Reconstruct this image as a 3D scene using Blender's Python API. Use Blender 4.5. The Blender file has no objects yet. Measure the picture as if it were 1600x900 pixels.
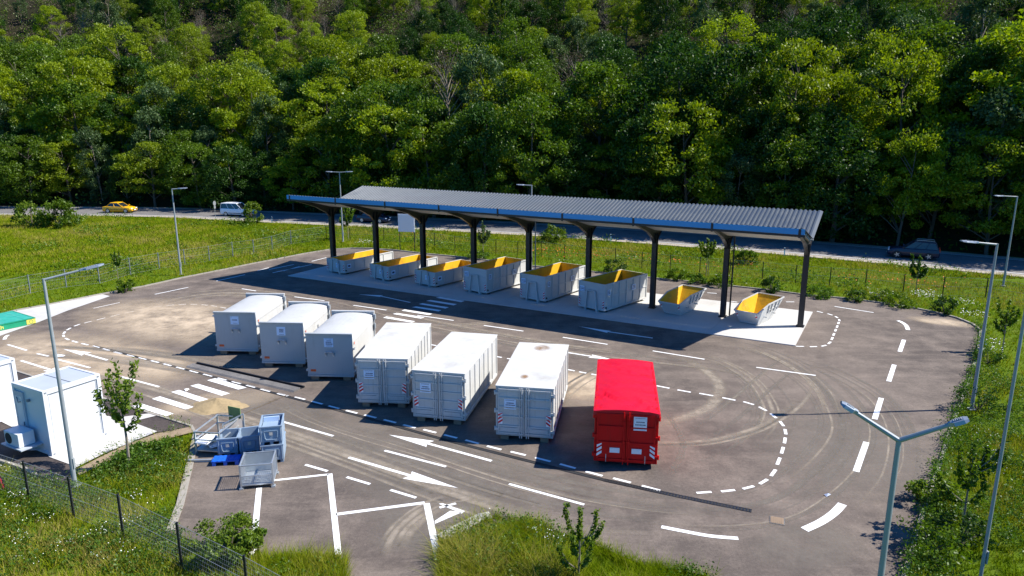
import bpy, bmesh, math, random
import numpy as np
from mathutils import Vector, Matrix, Euler
from mathutils.geometry import tessellate_polygon
random.seed(7)
rng = np.random.default_rng(11)
S = bpy.context.scene
COL = S.collection
PI = math.pi
R = math.radians

# ------------------------------------------------------------------ camera, light
cam = bpy.data.cameras.new('camera'); camo = bpy.data.objects.new('camera', cam); COL.objects.link(camo)
CAM_H = 13.177
camo.location = (0, 0, CAM_H)
camo.rotation_euler = (R(90 - 13.177), 0, 0)
camo.rotation_mode = 'XYZ'
cam.sensor_width = 36; cam.lens = 36 * 1118.6 / 1600
cam.clip_end = 2000
S.camera = camo
AZ, EL = R(85.5), R(45)
SUN = Vector((math.sin(AZ) * math.cos(EL), math.cos(AZ) * math.cos(EL), math.sin(EL)))
ld = bpy.data.lights.new('sun', 'SUN'); ld.energy = 5.0; ld.angle = R(0.53); ld.color = (1.0, 0.945, 0.86)
lo = bpy.data.objects.new('sun', ld); COL.objects.link(lo); lo.rotation_euler = (-SUN).to_track_quat('-Z', 'Y').to_euler()
lo.location = (40, 0, 60)
W = bpy.data.worlds.new('World'); S.world = W; W.use_nodes = True
wn = W.node_tree.nodes; wn.clear()
wo = wn.new('ShaderNodeOutputWorld'); wb = wn.new('ShaderNodeBackground'); ws = wn.new('ShaderNodeTexSky')
ws.sky_type = 'NISHITA'; ws.sun_disc = False; ws.sun_elevation = EL; ws.sun_rotation = AZ
ws.air_density = 1.3; ws.dust_density = 0.4; ws.ozone_density = 3.0; ws.altitude = 600
wb.inputs[1].default_value = 0.064
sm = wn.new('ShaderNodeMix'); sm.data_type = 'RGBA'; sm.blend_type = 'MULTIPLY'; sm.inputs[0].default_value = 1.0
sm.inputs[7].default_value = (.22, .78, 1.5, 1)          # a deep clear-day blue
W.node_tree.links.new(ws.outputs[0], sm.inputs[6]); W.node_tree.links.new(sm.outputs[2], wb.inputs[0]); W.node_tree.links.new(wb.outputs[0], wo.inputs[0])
S.view_settings.view_transform = 'Standard'; S.view_settings.look = 'None'
S.view_settings.exposure = 0.85; S.view_settings.gamma = 1
S.view_settings.use_curve_mapping = False
S.render.engine = 'CYCLES'
S.cycles.max_bounces = 6; S.cycles.diffuse_bounces = 3; S.cycles.transparent_max_bounces = 8

# ------------------------------------------------------------------ materials
def nodes(name):
    m = bpy.data.materials.new(name); m.use_nodes = True
    nt = m.node_tree; b = nt.nodes['Principled BSDF']
    return m, nt, b
def noise(nt, scale, detail=4, rough=.55, coord='Object', vec=None):
    n = nt.nodes.new('ShaderNodeTexNoise'); n.inputs['Scale'].default_value = scale
    n.inputs['Detail'].default_value = detail; n.inputs['Roughness'].default_value = rough
    if vec is None:
        tc = nt.nodes.new('ShaderNodeTexCoord'); vec = tc.outputs[coord]
    nt.links.new(vec, n.inputs['Vector'])
    return n
def ramp(nt, src, pts):
    r = nt.nodes.new('ShaderNodeValToRGB'); e = r.color_ramp.elements
    while len(e) < len(pts): e.new(.5)
    for k, (p, c) in enumerate(pts):
        e[k].position = p; e[k].color = c if len(c) == 4 else (*c, 1)
    nt.links.new(src, r.inputs[0]); return r
def mix(nt, fac, a, b, mode='MIX'):
    n = nt.nodes.new('ShaderNodeMix'); n.data_type = 'RGBA'; n.blend_type = mode
    for s, v in ((n.inputs[0], fac), (n.inputs[6], a), (n.inputs[7], b)):
        if hasattr(v, 'links'): nt.links.new(v, s)
        else: s.default_value = v if isinstance(v, float) else (*v, 1)
    return n.outputs[2]
def g3(v): return (v, v, v)
def paint(name, col, rough=.45, metal=0.0, var=.12, scale=2.2, dirt=None, dirt_amt=.35, bump=.0, spec=.5, streak=None):
    m, nt, b = nodes(name)
    tc = nt.nodes.new('ShaderNodeTexCoord'); oi = nt.nodes.new('ShaderNodeObjectInfo')
    vm = nt.nodes.new('ShaderNodeVectorMath'); vm.operation = 'MULTIPLY_ADD'
    nt.links.new(oi.outputs['Random'], vm.inputs[0]); vm.inputs[1].default_value = (37, 53, 29); nt.links.new(tc.outputs['Object'], vm.inputs[2])
    vec = vm.outputs[0]
    n = noise(nt, scale, 6, .6, vec=vec)
    a = tuple(c * (1 - var) for c in col); d = tuple(min(1, c * (1 + var)) for c in col)
    c = mix(nt, n.outputs[0], a, d)
    if dirt:
        n2 = noise(nt, scale * .55, 8, .72, vec=vec)
        rp = ramp(nt, n2.outputs[0], [(.52, g3(0)), (.75, g3(dirt_amt))])
        c = mix(nt, rp.outputs[0], c, dirt)
    if streak:
        mp = nt.nodes.new('ShaderNodeMapping'); mp.inputs['Scale'].default_value = (7, 7, .5); nt.links.new(vec, mp.inputs[0])
        n4 = noise(nt, 1.0, 6, .7, vec=mp.outputs[0]); r4 = ramp(nt, n4.outputs[0], [(.56, g3(0)), (.74, g3(streak[1]))])
        c = mix(nt, r4.outputs[0], c, streak[0])
    nt.links.new(c, b.inputs['Base Color'])
    b.inputs['Metallic'].default_value = metal
    b.inputs['Specular IOR Level'].default_value = spec
    rr = ramp(nt, n.outputs[0], [(.3, g3(max(.05, rough - .1))), (.7, g3(min(1, rough + .12)))])
    nt.links.new(rr.outputs[0], b.inputs['Roughness'])
    if bump:
        bp = nt.nodes.new('ShaderNodeBump'); bp.inputs['Strength'].default_value = bump; bp.inputs['Distance'].default_value = .02
        n3 = noise(nt, scale * 1.5, 3); nt.links.new(n3.outputs[0], bp.inputs['Height']); nt.links.new(bp.outputs[0], b.inputs['Normal'])
    return m
def leafmat(name, c1, c2, trans=.4, objvar=.25, yellow=None):
    m = bpy.data.materials.new(name); m.use_nodes = True; nt = m.node_tree; nt.nodes.clear()
    out = nt.nodes.new('ShaderNodeOutputMaterial'); mx = nt.nodes.new('ShaderNodeMixShader')
    d = nt.nodes.new('ShaderNodeBsdfDiffuse'); t = nt.nodes.new('ShaderNodeBsdfTranslucent')
    gl = nt.nodes.new('ShaderNodeBsdfGlossy'); gl.inputs['Roughness'].default_value = .45; gl.inputs['Color'].default_value = (.8, .85, .8, 1)
    geo = nt.nodes.new('ShaderNodeNewGeometry'); oi = nt.nodes.new('ShaderNodeObjectInfo')
    c = mix(nt, geo.outputs['Random Per Island'], c1, c2)
    rp = ramp(nt, oi.outputs['Random'], [(0, g3(1 - objvar)), (1, g3(1 + objvar * .6))])
    c = mix(nt, 1.0, c, rp.outputs[0], 'MULTIPLY')
    nt.links.new(c, d.inputs[0])
    tcol = mix(nt, 1.0, c, (1.15, 1.2, .35), 'MULTIPLY'); nt.links.new(tcol, t.inputs[0])
    mx.inputs[0].default_value = trans
    nt.links.new(d.outputs[0], mx.inputs[1]); nt.links.new(t.outputs[0], mx.inputs[2])
    m2 = nt.nodes.new('ShaderNodeMixShader'); m2.inputs[0].default_value = .02
    nt.links.new(mx.outputs[0], m2.inputs[1]); nt.links.new(gl.outputs[0], m2.inputs[2])
    nt.links.new(m2.outputs[0], out.inputs[0])
    return m

def asphalt_mat(name, base, dusty, amt=.6):
    m, nt, b = nodes(name)
    tc = nt.nodes.new('ShaderNodeTexCoord')
    big = noise(nt, .09, 5, .62); mid = noise(nt, .6, 8, .7); fine = noise(nt, 9, 4, .8); grit = noise(nt, 38, 2, .8)
    mp = nt.nodes.new('ShaderNodeMapping'); mp.inputs['Rotation'].default_value = (0, 0, R(28)); mp.inputs['Scale'].default_value = (.12, 1.2, 1)
    nt.links.new(tc.outputs['Object'], mp.inputs[0])
    streak = noise(nt, .9, 7, .75, vec=mp.outputs[0])
    f = ramp(nt, big.outputs[0], [(.38, g3(0)), (.68, g3(amt))])
    f2 = ramp(nt, mid.outputs[0], [(.42, g3(0)), (.72, g3(.75))])
    f3 = ramp(nt, streak.outputs[0], [(.5, g3(0)), (.78, g3(.55))])
    c = mix(nt, f.outputs[0], base, dusty)
    c = mix(nt, f2.outputs[0], c, tuple(x * 1.2 for x in dusty))
    c = mix(nt, f3.outputs[0], c, tuple(x * 1.3 for x in dusty))
    fr = ramp(nt, fine.outputs[0], [(.25, g3(.6)), (.8, g3(1.4))])
    c = mix(nt, .8, c, mix(nt, 1.0, c, fr.outputs[0], 'MULTIPLY'))
    gr = ramp(nt, grit.outputs[0], [(.3, g3(.62)), (.7, g3(1.38))])
    c = mix(nt, .7, c, mix(nt, 1.0, c, gr.outputs[0], 'MULTIPLY'))
    oil = noise(nt, .42, 6, .66); ro = ramp(nt, oil.outputs[0], [(.60, g3(0)), (.72, g3(.42))]); c = mix(nt, ro.outputs[0], c, tuple(x * .62 for x in base))
    nt.links.new(c, b.inputs['Base Color']); b.inputs['Roughness'].default_value = .9; b.inputs['Specular IOR Level'].default_value = .25
    bp = nt.nodes.new('ShaderNodeBump'); bp.inputs['Strength'].default_value = .35; bp.inputs['Distance'].default_value = .02
    nt.links.new(grit.outputs[0], bp.inputs['Height']); nt.links.new(bp.outputs[0], b.inputs['Normal'])
    return m
def dust_mat(name, col, lo, hi, scale, top=1.0, strand=None):
    """patchy film of dust: solid where the noise and the sheet's own coverage attribute say so"""
    m = bpy.data.materials.new(name); m.use_nodes = True; nt = m.node_tree; b = nt.nodes['Principled BSDF']
    at = nt.nodes.new('ShaderNodeAttribute'); at.attribute_name = 'cover'
    n = noise(nt, scale, 8, .72)
    mu = nt.nodes.new('ShaderNodeMath'); mu.operation = 'MULTIPLY'
    r1 = ramp(nt, n.outputs[0], [(lo, g3(0)), (hi, g3(top))])
    nt.links.new(r1.outputs[0], mu.inputs[0]); nt.links.new(at.outputs['Fac'], mu.inputs[1])
    n2 = noise(nt, 6, 5, .7)
    c = mix(nt, n2.outputs[0], tuple(x * .75 for x in col), tuple(x * 1.25 for x in col))
    nt.links.new(c, b.inputs['Base Color']); b.inputs['Roughness'].default_value = .95; b.inputs['Specular IOR Level'].default_value = .1
    nt.links.new(mu.outputs[0], b.inputs['Alpha'])
    return m
M = {}
M['asphalt'] = asphalt_mat('asphalt', (.086, .070, .060), (.195, .158, .128), .7)
M['asphalt_new'] = asphalt_mat('asphalt_fresh', (.050, .041, .038), (.085, .068, .06), .4)
M['road'] = asphalt_mat('road_asphalt', (.12, .115, .112), (.19, .178, .165), .6)
M['concrete'] = paint('concrete', (.50, .485, .455), .85, var=.1, scale=.7, dirt=(.33, .31, .28), dirt_amt=.5, spec=.2)
M['kerb'] = paint('kerb_concrete', (.30, .275, .235), .9, var=.2, scale=3, dirt=(.22, .2, .16), dirt_amt=.6, spec=.2)
M['gravel'] = paint('gravel_verge', (.36, .32, .26), .95, var=.3, scale=4, dirt=(.2, .17, .12), dirt_amt=.7, spec=.1)
M['mark'] = paint('road_paint', (.80, .80, .78), .6, var=.08, scale=5, dirt=(.45, .41, .36), dirt_amt=.45)
M['white'] = paint('white_paint', (.50, .505, .49), .45, var=.05, scale=1.2, dirt=(.33, .30, .25), dirt_amt=.35, streak=((.27, .22, .16), .5))
M['white_top'] = paint('white_roof_paint', (.54, .535, .50), .55, var=.08, scale=1.1, dirt=(.27, .235, .18), dirt_amt=.5)
M['grey_panel'] = paint('grey_panel_paint', (.40, .42, .42), .42, var=.05, scale=1.0, dirt=(.30, .29, .27), dirt_amt=.3, streak=((.24, .22, .19), .4))
M['cabin'] = paint('cabin_white', (.62, .64, .66), .38, var=.03, scale=1.0)
M['cabin_roof'] = paint('cabin_roof_grey', (.40, .44, .49), .5, var=.05, scale=1.0, dirt=(.36, .36, .35), dirt_amt=.3)
M['trim_grey'] = paint('grey_trim', (.20, .22, .24), .5)
M['red'] = paint('red_paint', (.62, .002, .004), .5, var=.12, scale=1.4, dirt=(.36, .008, .008), dirt_amt=.5, spec=.25, streak=((.30, .02, .015), .5))
M['red_tarp'] = paint('red_tarpaulin', (.58, .003, .018), .36, var=.06, scale=1.0, bump=.7, spec=.45)
M['yellow_in'] = paint('yellow_lining', (.68, .41, .012), .55, var=.12, scale=1.6, dirt=(.22, .12, .04), dirt_amt=.75, streak=((.30, .16, .03), .6))
M['steel_dark'] = paint('dark_steel', (.013, .014, .017), .42, metal=.0, var=.25, scale=2)
M['steel_black'] = paint('black_rubber', (.02, .02, .02), .8, var=.2)
M['galv'] = paint('galvanised_steel', (.52, .56, .58), .38, metal=.65, var=.15, scale=6)
M['galv_pole'] = paint('galvanised_pole', (.27, .30, .315), .5, metal=.1, var=.12, scale=5)
M['roof_metal'] = paint('roof_sheet', (.066, .080, .094), .5, metal=.1, var=.1, scale=.8, dirt=(.09, .095, .1), dirt_amt=.3)
M['fascia'] = paint('blue_grey_fascia', (.03, .27, .58), .4, metal=.0, var=.08, scale=.8)
M['soffit'] = paint('pale_soffit', (.50, .50, .49), .6, metal=.0, var=.08, scale=1)
M['wood'] = paint('worn_timber', (.24, .17, .11), .85, var=.3, scale=4)
M['mark_red'] = paint('red_reflective', (.62, .012, .03), .35)
M['mark_white'] = paint('white_reflective', (.85, .85, .86), .35)
M['sign'] = paint('sign_plate', (.62, .74, .90), .4, var=.03)
M['sign_white'] = paint('white_sign_plate', (.80, .82, .84), .4, var=.03)
M['ink'] = paint('dark_ink', (.03, .04, .08), .6)
M['orange'] = paint('orange_reflector', (.72, .11, .02), .35)
M['plastic_grey'] = paint('blue_grey_plastic', (.25, .33, .42), .42, var=.1, scale=3, dirt=(.36, .38, .38), dirt_amt=.3)
M['plastic_in'] = paint('grey_plastic_inner', (.20, .28, .37), .5, var=.1, scale=3)
M['plastic_blue'] = paint('bright_blue_plastic', (.012, .11, .55), .4, var=.12)
M['card'] = paint('pale_cardboard', (.62, .54, .45), .8, var=.2, scale=3)
M['green_board'] = paint('green_board', (.12, .20, .07), .6, var=.15)
M['green_deck'] = paint('green_deck', (.04, .36, .27), .45, var=.2, scale=3, dirt=(.25, .4, .33), dirt_amt=.4)
M['green_side'] = paint('green_beam', (.01, .26, .13), .4, var=.1)
M['yellow'] = paint('yellow_paint', (.75, .62, .10), .5)
M['car_yellow'] = paint('yellow_car_paint', (.80, .42, .01), .22, var=.02)
M['car_white'] = paint('white_car_paint', (.78, .80, .82), .22, var=.02)
M['car_dark'] = paint('dark_car_paint', (.012, .018, .042), .18, var=.05)
M['tyre'] = paint('tyre_rubber', (.018, .018, .018), .85)
M['rim'] = paint('alloy_rim', (.45, .46, .48), .35, metal=.7)
M['glass'] = paint('dark_glass', (.015, .02, .025), .06, spec=.8)
M['lamp_glass'] = paint('lamp_glass', (.75, .77, .78), .15)
M['tail'] = paint('tail_lamp', (.4, .01, .01), .2)
M['led'] = paint('lamp_head_grey', (.30, .34, .38), .4, metal=.4)
M['bark'] = paint('bark', (.10, .08, .06), .95, var=.35, scale=6)
M['bark_pale'] = paint('pale_bark', (.20, .17, .13), .95, var=.35, scale=6)
M['sand'] = paint('sand', (.33, .25, .14), .95, var=.3, scale=7, dirt=(.26, .19, .10), dirt_amt=.5, bump=.6, spec=.1)
M['soil'] = paint('soil', (.13, .10, .07), .95, var=.35, scale=3, spec=.1)
M['red_hose'] = paint('red_hose', (.65, .02, .03), .4)
M['dust'] = dust_mat('sand_dust', (.50, .40, .285), .24, .58, .55, 1.0)
M['track'] = dust_mat('tyre_dust', (.30, .255, .20), .22, .60, 1.6, .95)
M['wear'] = dust_mat('wheel_wear', (.21, .185, .155), .28, .68, 1.1, .8)
# meadow ground
def meadow(name, a, b_, c_):
    m, nt, b = nodes(name)
    n1 = noise(nt, .12, 6, .65); n2 = noise(nt, 1.5, 6, .7)
    c = mix(nt, n1.outputs[0], a, b_)
    f = ramp(nt, n2.outputs[0], [(.5, g3(0)), (.8, g3(.6))])
    c = mix(nt, f.outputs[0], c, c_)
    nt.links.new(c, b.inputs['Base Color']); b.inputs['Roughness'].default_value = 1; b.inputs['Specular IOR Level'].default_value = .05
    return m
M['ground'] = meadow('meadow_soil', (.06, .11, .006), (.105, .155, .010), (.13, .115, .04))
M['hill'] = meadow('forest_floor', (.020, .024, .010), (.035, .030, .016), (.045, .034, .020))
def grassmat(name):
    m = bpy.data.materials.new(name); m.use_nodes = True; nt = m.node_tree; nt.nodes.clear()
    out = nt.nodes.new('ShaderNodeOutputMaterial'); mx = nt.nodes.new('ShaderNodeMixShader')
    d = nt.nodes.new('ShaderNodeBsdfDiffuse'); t = nt.nodes.new('ShaderNodeBsdfTranslucent')
    at = nt.nodes.new('ShaderNodeAttribute'); at.attribute_name = 'tint'
    c = ramp(nt, at.outputs['Fac'], [(0, (.035, .075, .003)), (.35, (.085, .150, .004)), (.62, (.155, .225, .006)), (.85, (.235, .255, .014)), (1, (.31, .27, .08))]).outputs[0]
    nt.links.new(c, d.inputs[0]); tc = mix(nt, 1.0, c, (1.2, 1.2, .4), 'MULTIPLY'); nt.links.new(tc, t.inputs[0])
    geo = nt.nodes.new('ShaderNodeNewGeometry'); va = nt.nodes.new('ShaderNodeVectorMath'); va.operation = 'ADD'; va.inputs[1].default_value = (0, 0, 1.3)
    vn = nt.nodes.new('ShaderNodeVectorMath'); vn.operation = 'NORMALIZE'; nt.links.new(geo.outputs['Normal'], va.inputs[0]); nt.links.new(va.outputs[0], vn.inputs[0]); nt.links.new(vn.outputs[0], d.inputs['Normal'])
    mx.inputs[0].default_value = .35
    nt.links.new(d.outputs[0], mx.inputs[1]); nt.links.new(t.outputs[0], mx.inputs[2]); nt.links.new(mx.outputs[0], out.inputs[0])
    return m
M['grass'] = grassmat('grass_blades')
M['petal'] = paint('white_petals', (.82, .82, .76), .7)
M['poppy'] = paint('orange_poppies', (.75, .12, .02), .7)
M['leaf_a'] = leafmat('leaf_yellow_green', (.130, .195, .004), (.275, .340, .008), .42, .22)
M['leaf_b'] = leafmat('leaf_dark_green', (.018, .055, .005), (.046, .104, .010), .32, .25)
M['leaf_c'] = leafmat('leaf_grey_green', (.045, .088, .026), (.100, .155, .052), .22, .25)
M['leaf_d'] = leafmat('leaf_brown_twig', (.085, .060, .040), (.150, .112, .080), .1, .25)
M['leaf_e'] = leafmat('leaf_mid_green', (.052, .108, .005), (.128, .205, .009), .40, .2)
M['leaf_s'] = leafmat('leaf_sapling', (.075, .140, .008), (.165, .230, .020), .42, .15)
M['leaf_w'] = leafmat('leaf_weed', (.045, .110, .008), (.110, .190, .018), .4, .2)
M['rust'] = dust_mat('rust_stain', (.28, .15, .06), .3, .6, 2.5, .8)
M['soil_verge'] = paint('sandy_soil', (.27, .205, .14), .95, var=.4, scale=3.5, dirt=(.10, .11, .03), dirt_amt=.8, spec=.1)

# ------------------------------------------------------------------ mesh helpers
class MB:
    def __init__(s): s.v = []; s.f = []; s.m = []
    def add(s, vs, fs, mi=0):
        o = len(s.v); s.v += [tuple(p) for p in vs]
        for f in fs: s.f.append(tuple(i + o for i in f)); s.m.append(mi)
    def box(s, x0, x1, y0, y1, z0, z1, mi=0):
        vs = [(x, y, z) for z in (z0, z1) for y in (y0, y1) for x in (x0, x1)]
        s.add(vs, [(0, 2, 3, 1), (4, 5, 7, 6), (0, 1, 5, 4), (2, 6, 7, 3), (0, 4, 6, 2), (1, 3, 7, 5)], mi); return s
    def bar(s, p0, p1, w, h, mi=0, up=(0, 0, 1)):
        p0, p1 = Vector(p0), Vector(p1); d = (p1 - p0).normalized(); u = Vector(up)
        if abs(d.dot(u)) > .98: u = Vector((0, 1, 0))
        r = d.cross(u).normalized(); u = r.cross(d)
        vs = [p + r * a * w / 2 + u * b * h / 2 for p in (p0, p1) for a, b in ((-1, -1), (1, -1), (1, 1), (-1, 1))]
        s.add(vs, [(3, 2, 1, 0), (4, 5, 6, 7), (0, 1, 5, 4), (1, 2, 6, 5), (2, 3, 7, 6), (3, 0, 4, 7)], mi); return s
    def cyl(s, p0, p1, r0, r1=None, n=10, mi=0, caps=True):
        r1 = r0 if r1 is None else r1
        p0, p1 = Vector(p0), Vector(p1); d = (p1 - p0).normalized(); u = Vector((0, 0, 1)) if abs(d.z) < .95 else Vector((1, 0, 0))
        a = d.cross(u).normalized(); b = a.cross(d)
        vs = []
        for p, r in ((p0, r0), (p1, r1)):
            vs += [p + (a * math.cos(2 * PI * k / n) + b * math.sin(2 * PI * k / n)) * r for k in range(n)]
        fs = [((k + 1) % n, k, n + k, n + (k + 1) % n) for k in range(n)]
        if caps: fs += [tuple(range(n)), tuple(range(2 * n - 1, n - 1, -1))]
        s.add(vs, fs, mi); return s
    def tube(s, pts, r, n=6, mi=0):
        pts = [Vector(p) for p in pts]; rs = r if isinstance(r, (list, tuple)) else [r] * len(pts)
        vs = []
        for i, p in enumerate(pts):
            d = (pts[min(i + 1, len(pts) - 1)] - pts[max(i - 1, 0)]).normalized()
            u = Vector((0, 0, 1)) if abs(d.z) < .9 else Vector((1, 0, 0))
            a = d.cross(u).normalized(); b = a.cross(d)
            vs += [p + (a * math.cos(2 * PI * k / n) + b * math.sin(2 * PI * k / n)) * rs[i] for k in range(n)]
        fs = []
        for i in range(len(pts) - 1):
            fs += [(i * n + (k + 1) % n, i * n + k, (i + 1) * n + k, (i + 1) * n + (k + 1) % n) for k in range(n)]
        fs += [tuple(range(n)), tuple(range(len(vs) - 1, len(vs) - n - 1, -1))]
        s.add(vs, fs, mi); return s
    def prism(s, poly, z0, z1, mi=0):
        n = len(poly)
        vs = [(x, y, z0) for x, y in poly] + [(x, y, z1) for x, y in poly]
        tr = tessellate_polygon([[Vector((x, y, 0)) for x, y in poly]])
        fs = [tuple(t) for t in tr] + [tuple(i + n for i in reversed(t)) for t in tr]
        fs += [(k, (k + 1) % n, n + (k + 1) % n, n + k) for k in range(n)]
        s.add(vs, fs, mi); return s
    def ext(s, prof, x0, x1, mi=0, axis='x'):
        """profile of (a, z) pairs extruded along x (a = y) or along y (a = x)"""
        n = len(prof)
        P = (lambda t, a, z: (t, a, z)) if axis == 'x' else (lambda t, a, z: (a, t, z))
        vs = [P(x0, a, z) for a, z in prof] + [P(x1, a, z) for a, z in prof]
        tr = tessellate_polygon([[Vector((a, z, 0)) for a, z in prof]])
        fs = [tuple(t) for t in tr] + [tuple(i + n for i in reversed(t)) for t in tr]
        fs += [(k, (k + 1) % n, n + (k + 1) % n, n + k) for k in range(n)]
        s.add(vs, fs, mi); return s
    def loft(s, rings, mi=0, closed=True, caps=True):
        n = len(rings[0]); vs = [p for r in rings for p in r]; fs = []
        for i in range(len(rings) - 1):
            for k in range(n if closed else n - 1):
                fs.append((i * n + k, i * n + (k + 1) % n, (i + 1) * n + (k + 1) % n, (i + 1) * n + k))
        if caps: fs += [tuple(range(n - 1, -1, -1)), tuple(range(len(vs) - n, len(vs)))]
        s.add(vs, fs, mi); return s
    def poly(s, pts, mi=0):
        s.add(pts, [tuple(range(len(pts)))], mi); return s
    def build(s, name, mats, parent=None, bevel=0, smooth=False, fix=True):
        me = bpy.data.meshes.new(name); me.from_pydata(s.v, [], s.f); me.update()
        if fix:
            bm = bmesh.new(); bm.from_mesh(me); bmesh.ops.recalc_face_normals(bm, faces=bm.faces); bm.to_mesh(me); bm.free()
        ms = mats if isinstance(mats, (list, tuple)) else [mats]
        for k in ms: me.materials.append(M[k])
        for p, mi in zip(me.polygons, s.m): p.material_index = mi; p.use_smooth = smooth
        o = bpy.data.objects.new(name, me); COL.objects.link(o)
        if parent: o.parent = parent
        if bevel:
            b = o.modifiers.new('bevel', 'BEVEL'); b.width = bevel; b.segments = 2; b.limit_method = 'ANGLE'; b.angle_limit = R(40)
        return o
def tag(o, label=None, cat=None, group=None, kind=None):
    if label: o['label'] = label
    if cat: o['category'] = cat
    if group: o['group'] = group
    if kind: o['kind'] = kind
    return o
def thing(name, label, cat, loc=(0, 0, 0), rotz=0, group=None):
    o = bpy.data.objects.new(name, None); COL.objects.link(o); o.empty_display_size = .2
    o.location = loc if len(loc) == 3 else (*loc, 0); o.rotation_euler = (0, 0, rotz)
    return tag(o, label, cat, group)
def dup(root, loc, rotz=0, label=None, scale=None):
    def cp(o, par):
        c = o.copy(); COL.objects.link(c); c.parent = par
        for ch in list(o.children): cp(ch, c)
        return c
    r = cp(root, None); r.location = loc if len(loc) == 3 else (*loc, 0); r.rotation_euler = (0, 0, rotz)
    if label: r['label'] = label
    if scale: r.scale = scale if not isinstance(scale, (int, float)) else (scale,) * 3
    return r
def raw_mesh(name, verts, faces_idx, mat, nside=3, attrs=None):
    """fast mesh from numpy: verts (n,3), faces (m,nside)"""
    me = bpy.data.meshes.new(name); nv, nf = len(verts), len(faces_idx)
    me.vertices.add(nv); me.vertices.foreach_set('co', np.asarray(verts, np.float32).ravel())
    me.loops.add(nf * nside); me.loops.foreach_set('vertex_index', np.asarray(faces_idx, np.int32).ravel())
    me.polygons.add(nf); me.polygons.foreach_set('loop_start', np.arange(0, nf * nside, nside, dtype=np.int32))
    me.update(calc_edges=True); me.validate()
    for k, a in (attrs or {}).items():
        at = me.attributes.new(k, 'FLOAT', 'POINT'); at.data.foreach_set('value', np.asarray(a, np.float32))
    me.materials.append(M[mat]) if isinstance(mat, str) else [me.materials.append(M[k]) for k in mat]
    return me
def struct(name, mb, mats, **k):
    return tag(mb.build(name, mats, **k), kind='structure')

# ------------------------------------------------------------------ ground plan (metres, camera over the origin)
YARD = [(-32.76,40.67),(-36.57,45.76),(-35.26,49.18),(-34.12,50.61),(-33.03,52.31),(-31.88,54.13),(-29.95,56.75),(-28.36,59.87),(-26.07,63.48),(-24.25,66.58),(-22.92,68.49),(-21.06,71.38),(-19.12,73.74),(-17.03,74.60),(-14.84,74.46),(-12.30,73.52),(-8.75,71.43),(-4.53,69.31),(1.90,65.12),(7.01,62.62),(12.20,59.84),(15.33,58.34),(20.10,55.67),(22.86,53.76),(25.48,52.67),(27.68,51.10),(28.86,49.97),(29.80,48.64),(30.42,47.21),(30.52,45.62),(30.18,44.28),(28.82,42.21),(26.93,39.49),(24.06,35.48),(22.30,33.23),(21.88,32.64),(19.96,30.13),(17.55,26.81),(14.99,23.35),(13.89,21.87),(12.57,20.02),(11.00,17.84),(9.84,16.28),(5.04,16.29),(5.97,18.74),(3.89,19.37),(2.64,20.40),(1.05,21.44),(-0.23,22.00),(-1.11,22.00),(-2.28,20.59),(-1.87,16.31),(-4.32,16.31),(-5.20,19.40),(-7.95,19.41),(-11.28,21.10),(-11.72,22.79),(-13.00,26.76),(-13.71,28.71),(-14.17,29.44),(-17.12,31.10),(-20.32,32.93),(-26.15,36.23),(-31.43,38.90),]
def inside(poly, X, Y):
    X = np.asarray(X); Y = np.asarray(Y); r = np.zeros(X.shape, bool); n = len(poly)
    for i in range(n):
        x0, y0 = poly[i]; x1, y1 = poly[(i + 1) % n]
        c = ((y0 > Y) != (y1 > Y)) & (X < (x1 - x0) * (Y - y0) / (y1 - y0 + 1e-12) + x0)
        r ^= c
    return r
CABYARD = [(-20.77,23.71),(-20.27,26.01),(-17.97,24.80),(-16.46,24.30),(-16.95,25.62),(-16.58,26.66),(-16.10,27.71),(-15.38,28.78),(-14.14,29.37),(-17.12,31.10),(-20.32,32.93),(-26.15,36.23),(-33.25,39.83),]
NEAR = [(-140, 104), (-95, 104), (-74, 103.1), (-50, 101.2), (-31.6, 95.4), (-12, 89.5), (7.4, 82.4), (22.6, 75), (34, 68.5), (44.9, 61.3), (60, 49.5), (78, 33), (100, 10)]
RW = 8.2
def offset(pl, d):
    out = []
    for i, p in enumerate(pl):
        a = Vector(pl[max(i - 1, 0)]); b = Vector(pl[min(i + 1, len(pl) - 1)]); t = (b - a).normalized()
        out.append((p[0] - t.y * d, p[1] + t.x * d))
    return out
FARE = offset(NEAR, RW)
def sdist(pl, X, Y):
    """distance to a polyline that runs left to right, positive beyond it"""
    X = np.asarray(X, float); Y = np.asarray(Y, float); best = np.full(X.shape, 1e9); sg = np.ones(X.shape)
    for (x0, y0), (x1, y1) in zip(pl[:-1], pl[1:]):
        dx, dy = x1 - x0, y1 - y0; L2 = dx * dx + dy * dy
        t = np.clip(((X - x0) * dx + (Y - y0) * dy) / L2, 0, 1)
        d = np.hypot(X - x0 - t * dx, Y - y0 - t * dy); s = np.sign(dx * (Y - y0) - dy * (X - x0))
        u = d < best; best = np.where(u, d, best); sg = np.where(u, s, sg)
    return best * sg
def hill(X, Y):
    d = sdist(FARE, X, Y)
    t = np.clip((d - 1.0) / 9, 0, 1)
    z = np.where(d > 1, t * t * (3 - 2 * t) * .50 * np.clip(d - 1, 0, None), 0)
    z = z + np.where(d > 10, (np.sin(X * .07 + 1) * 1.5 + np.sin(X * .031 + Y * .05) * 2.0) * np.clip((d - 10) / 30, 0, 1), 0)
    return z

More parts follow.
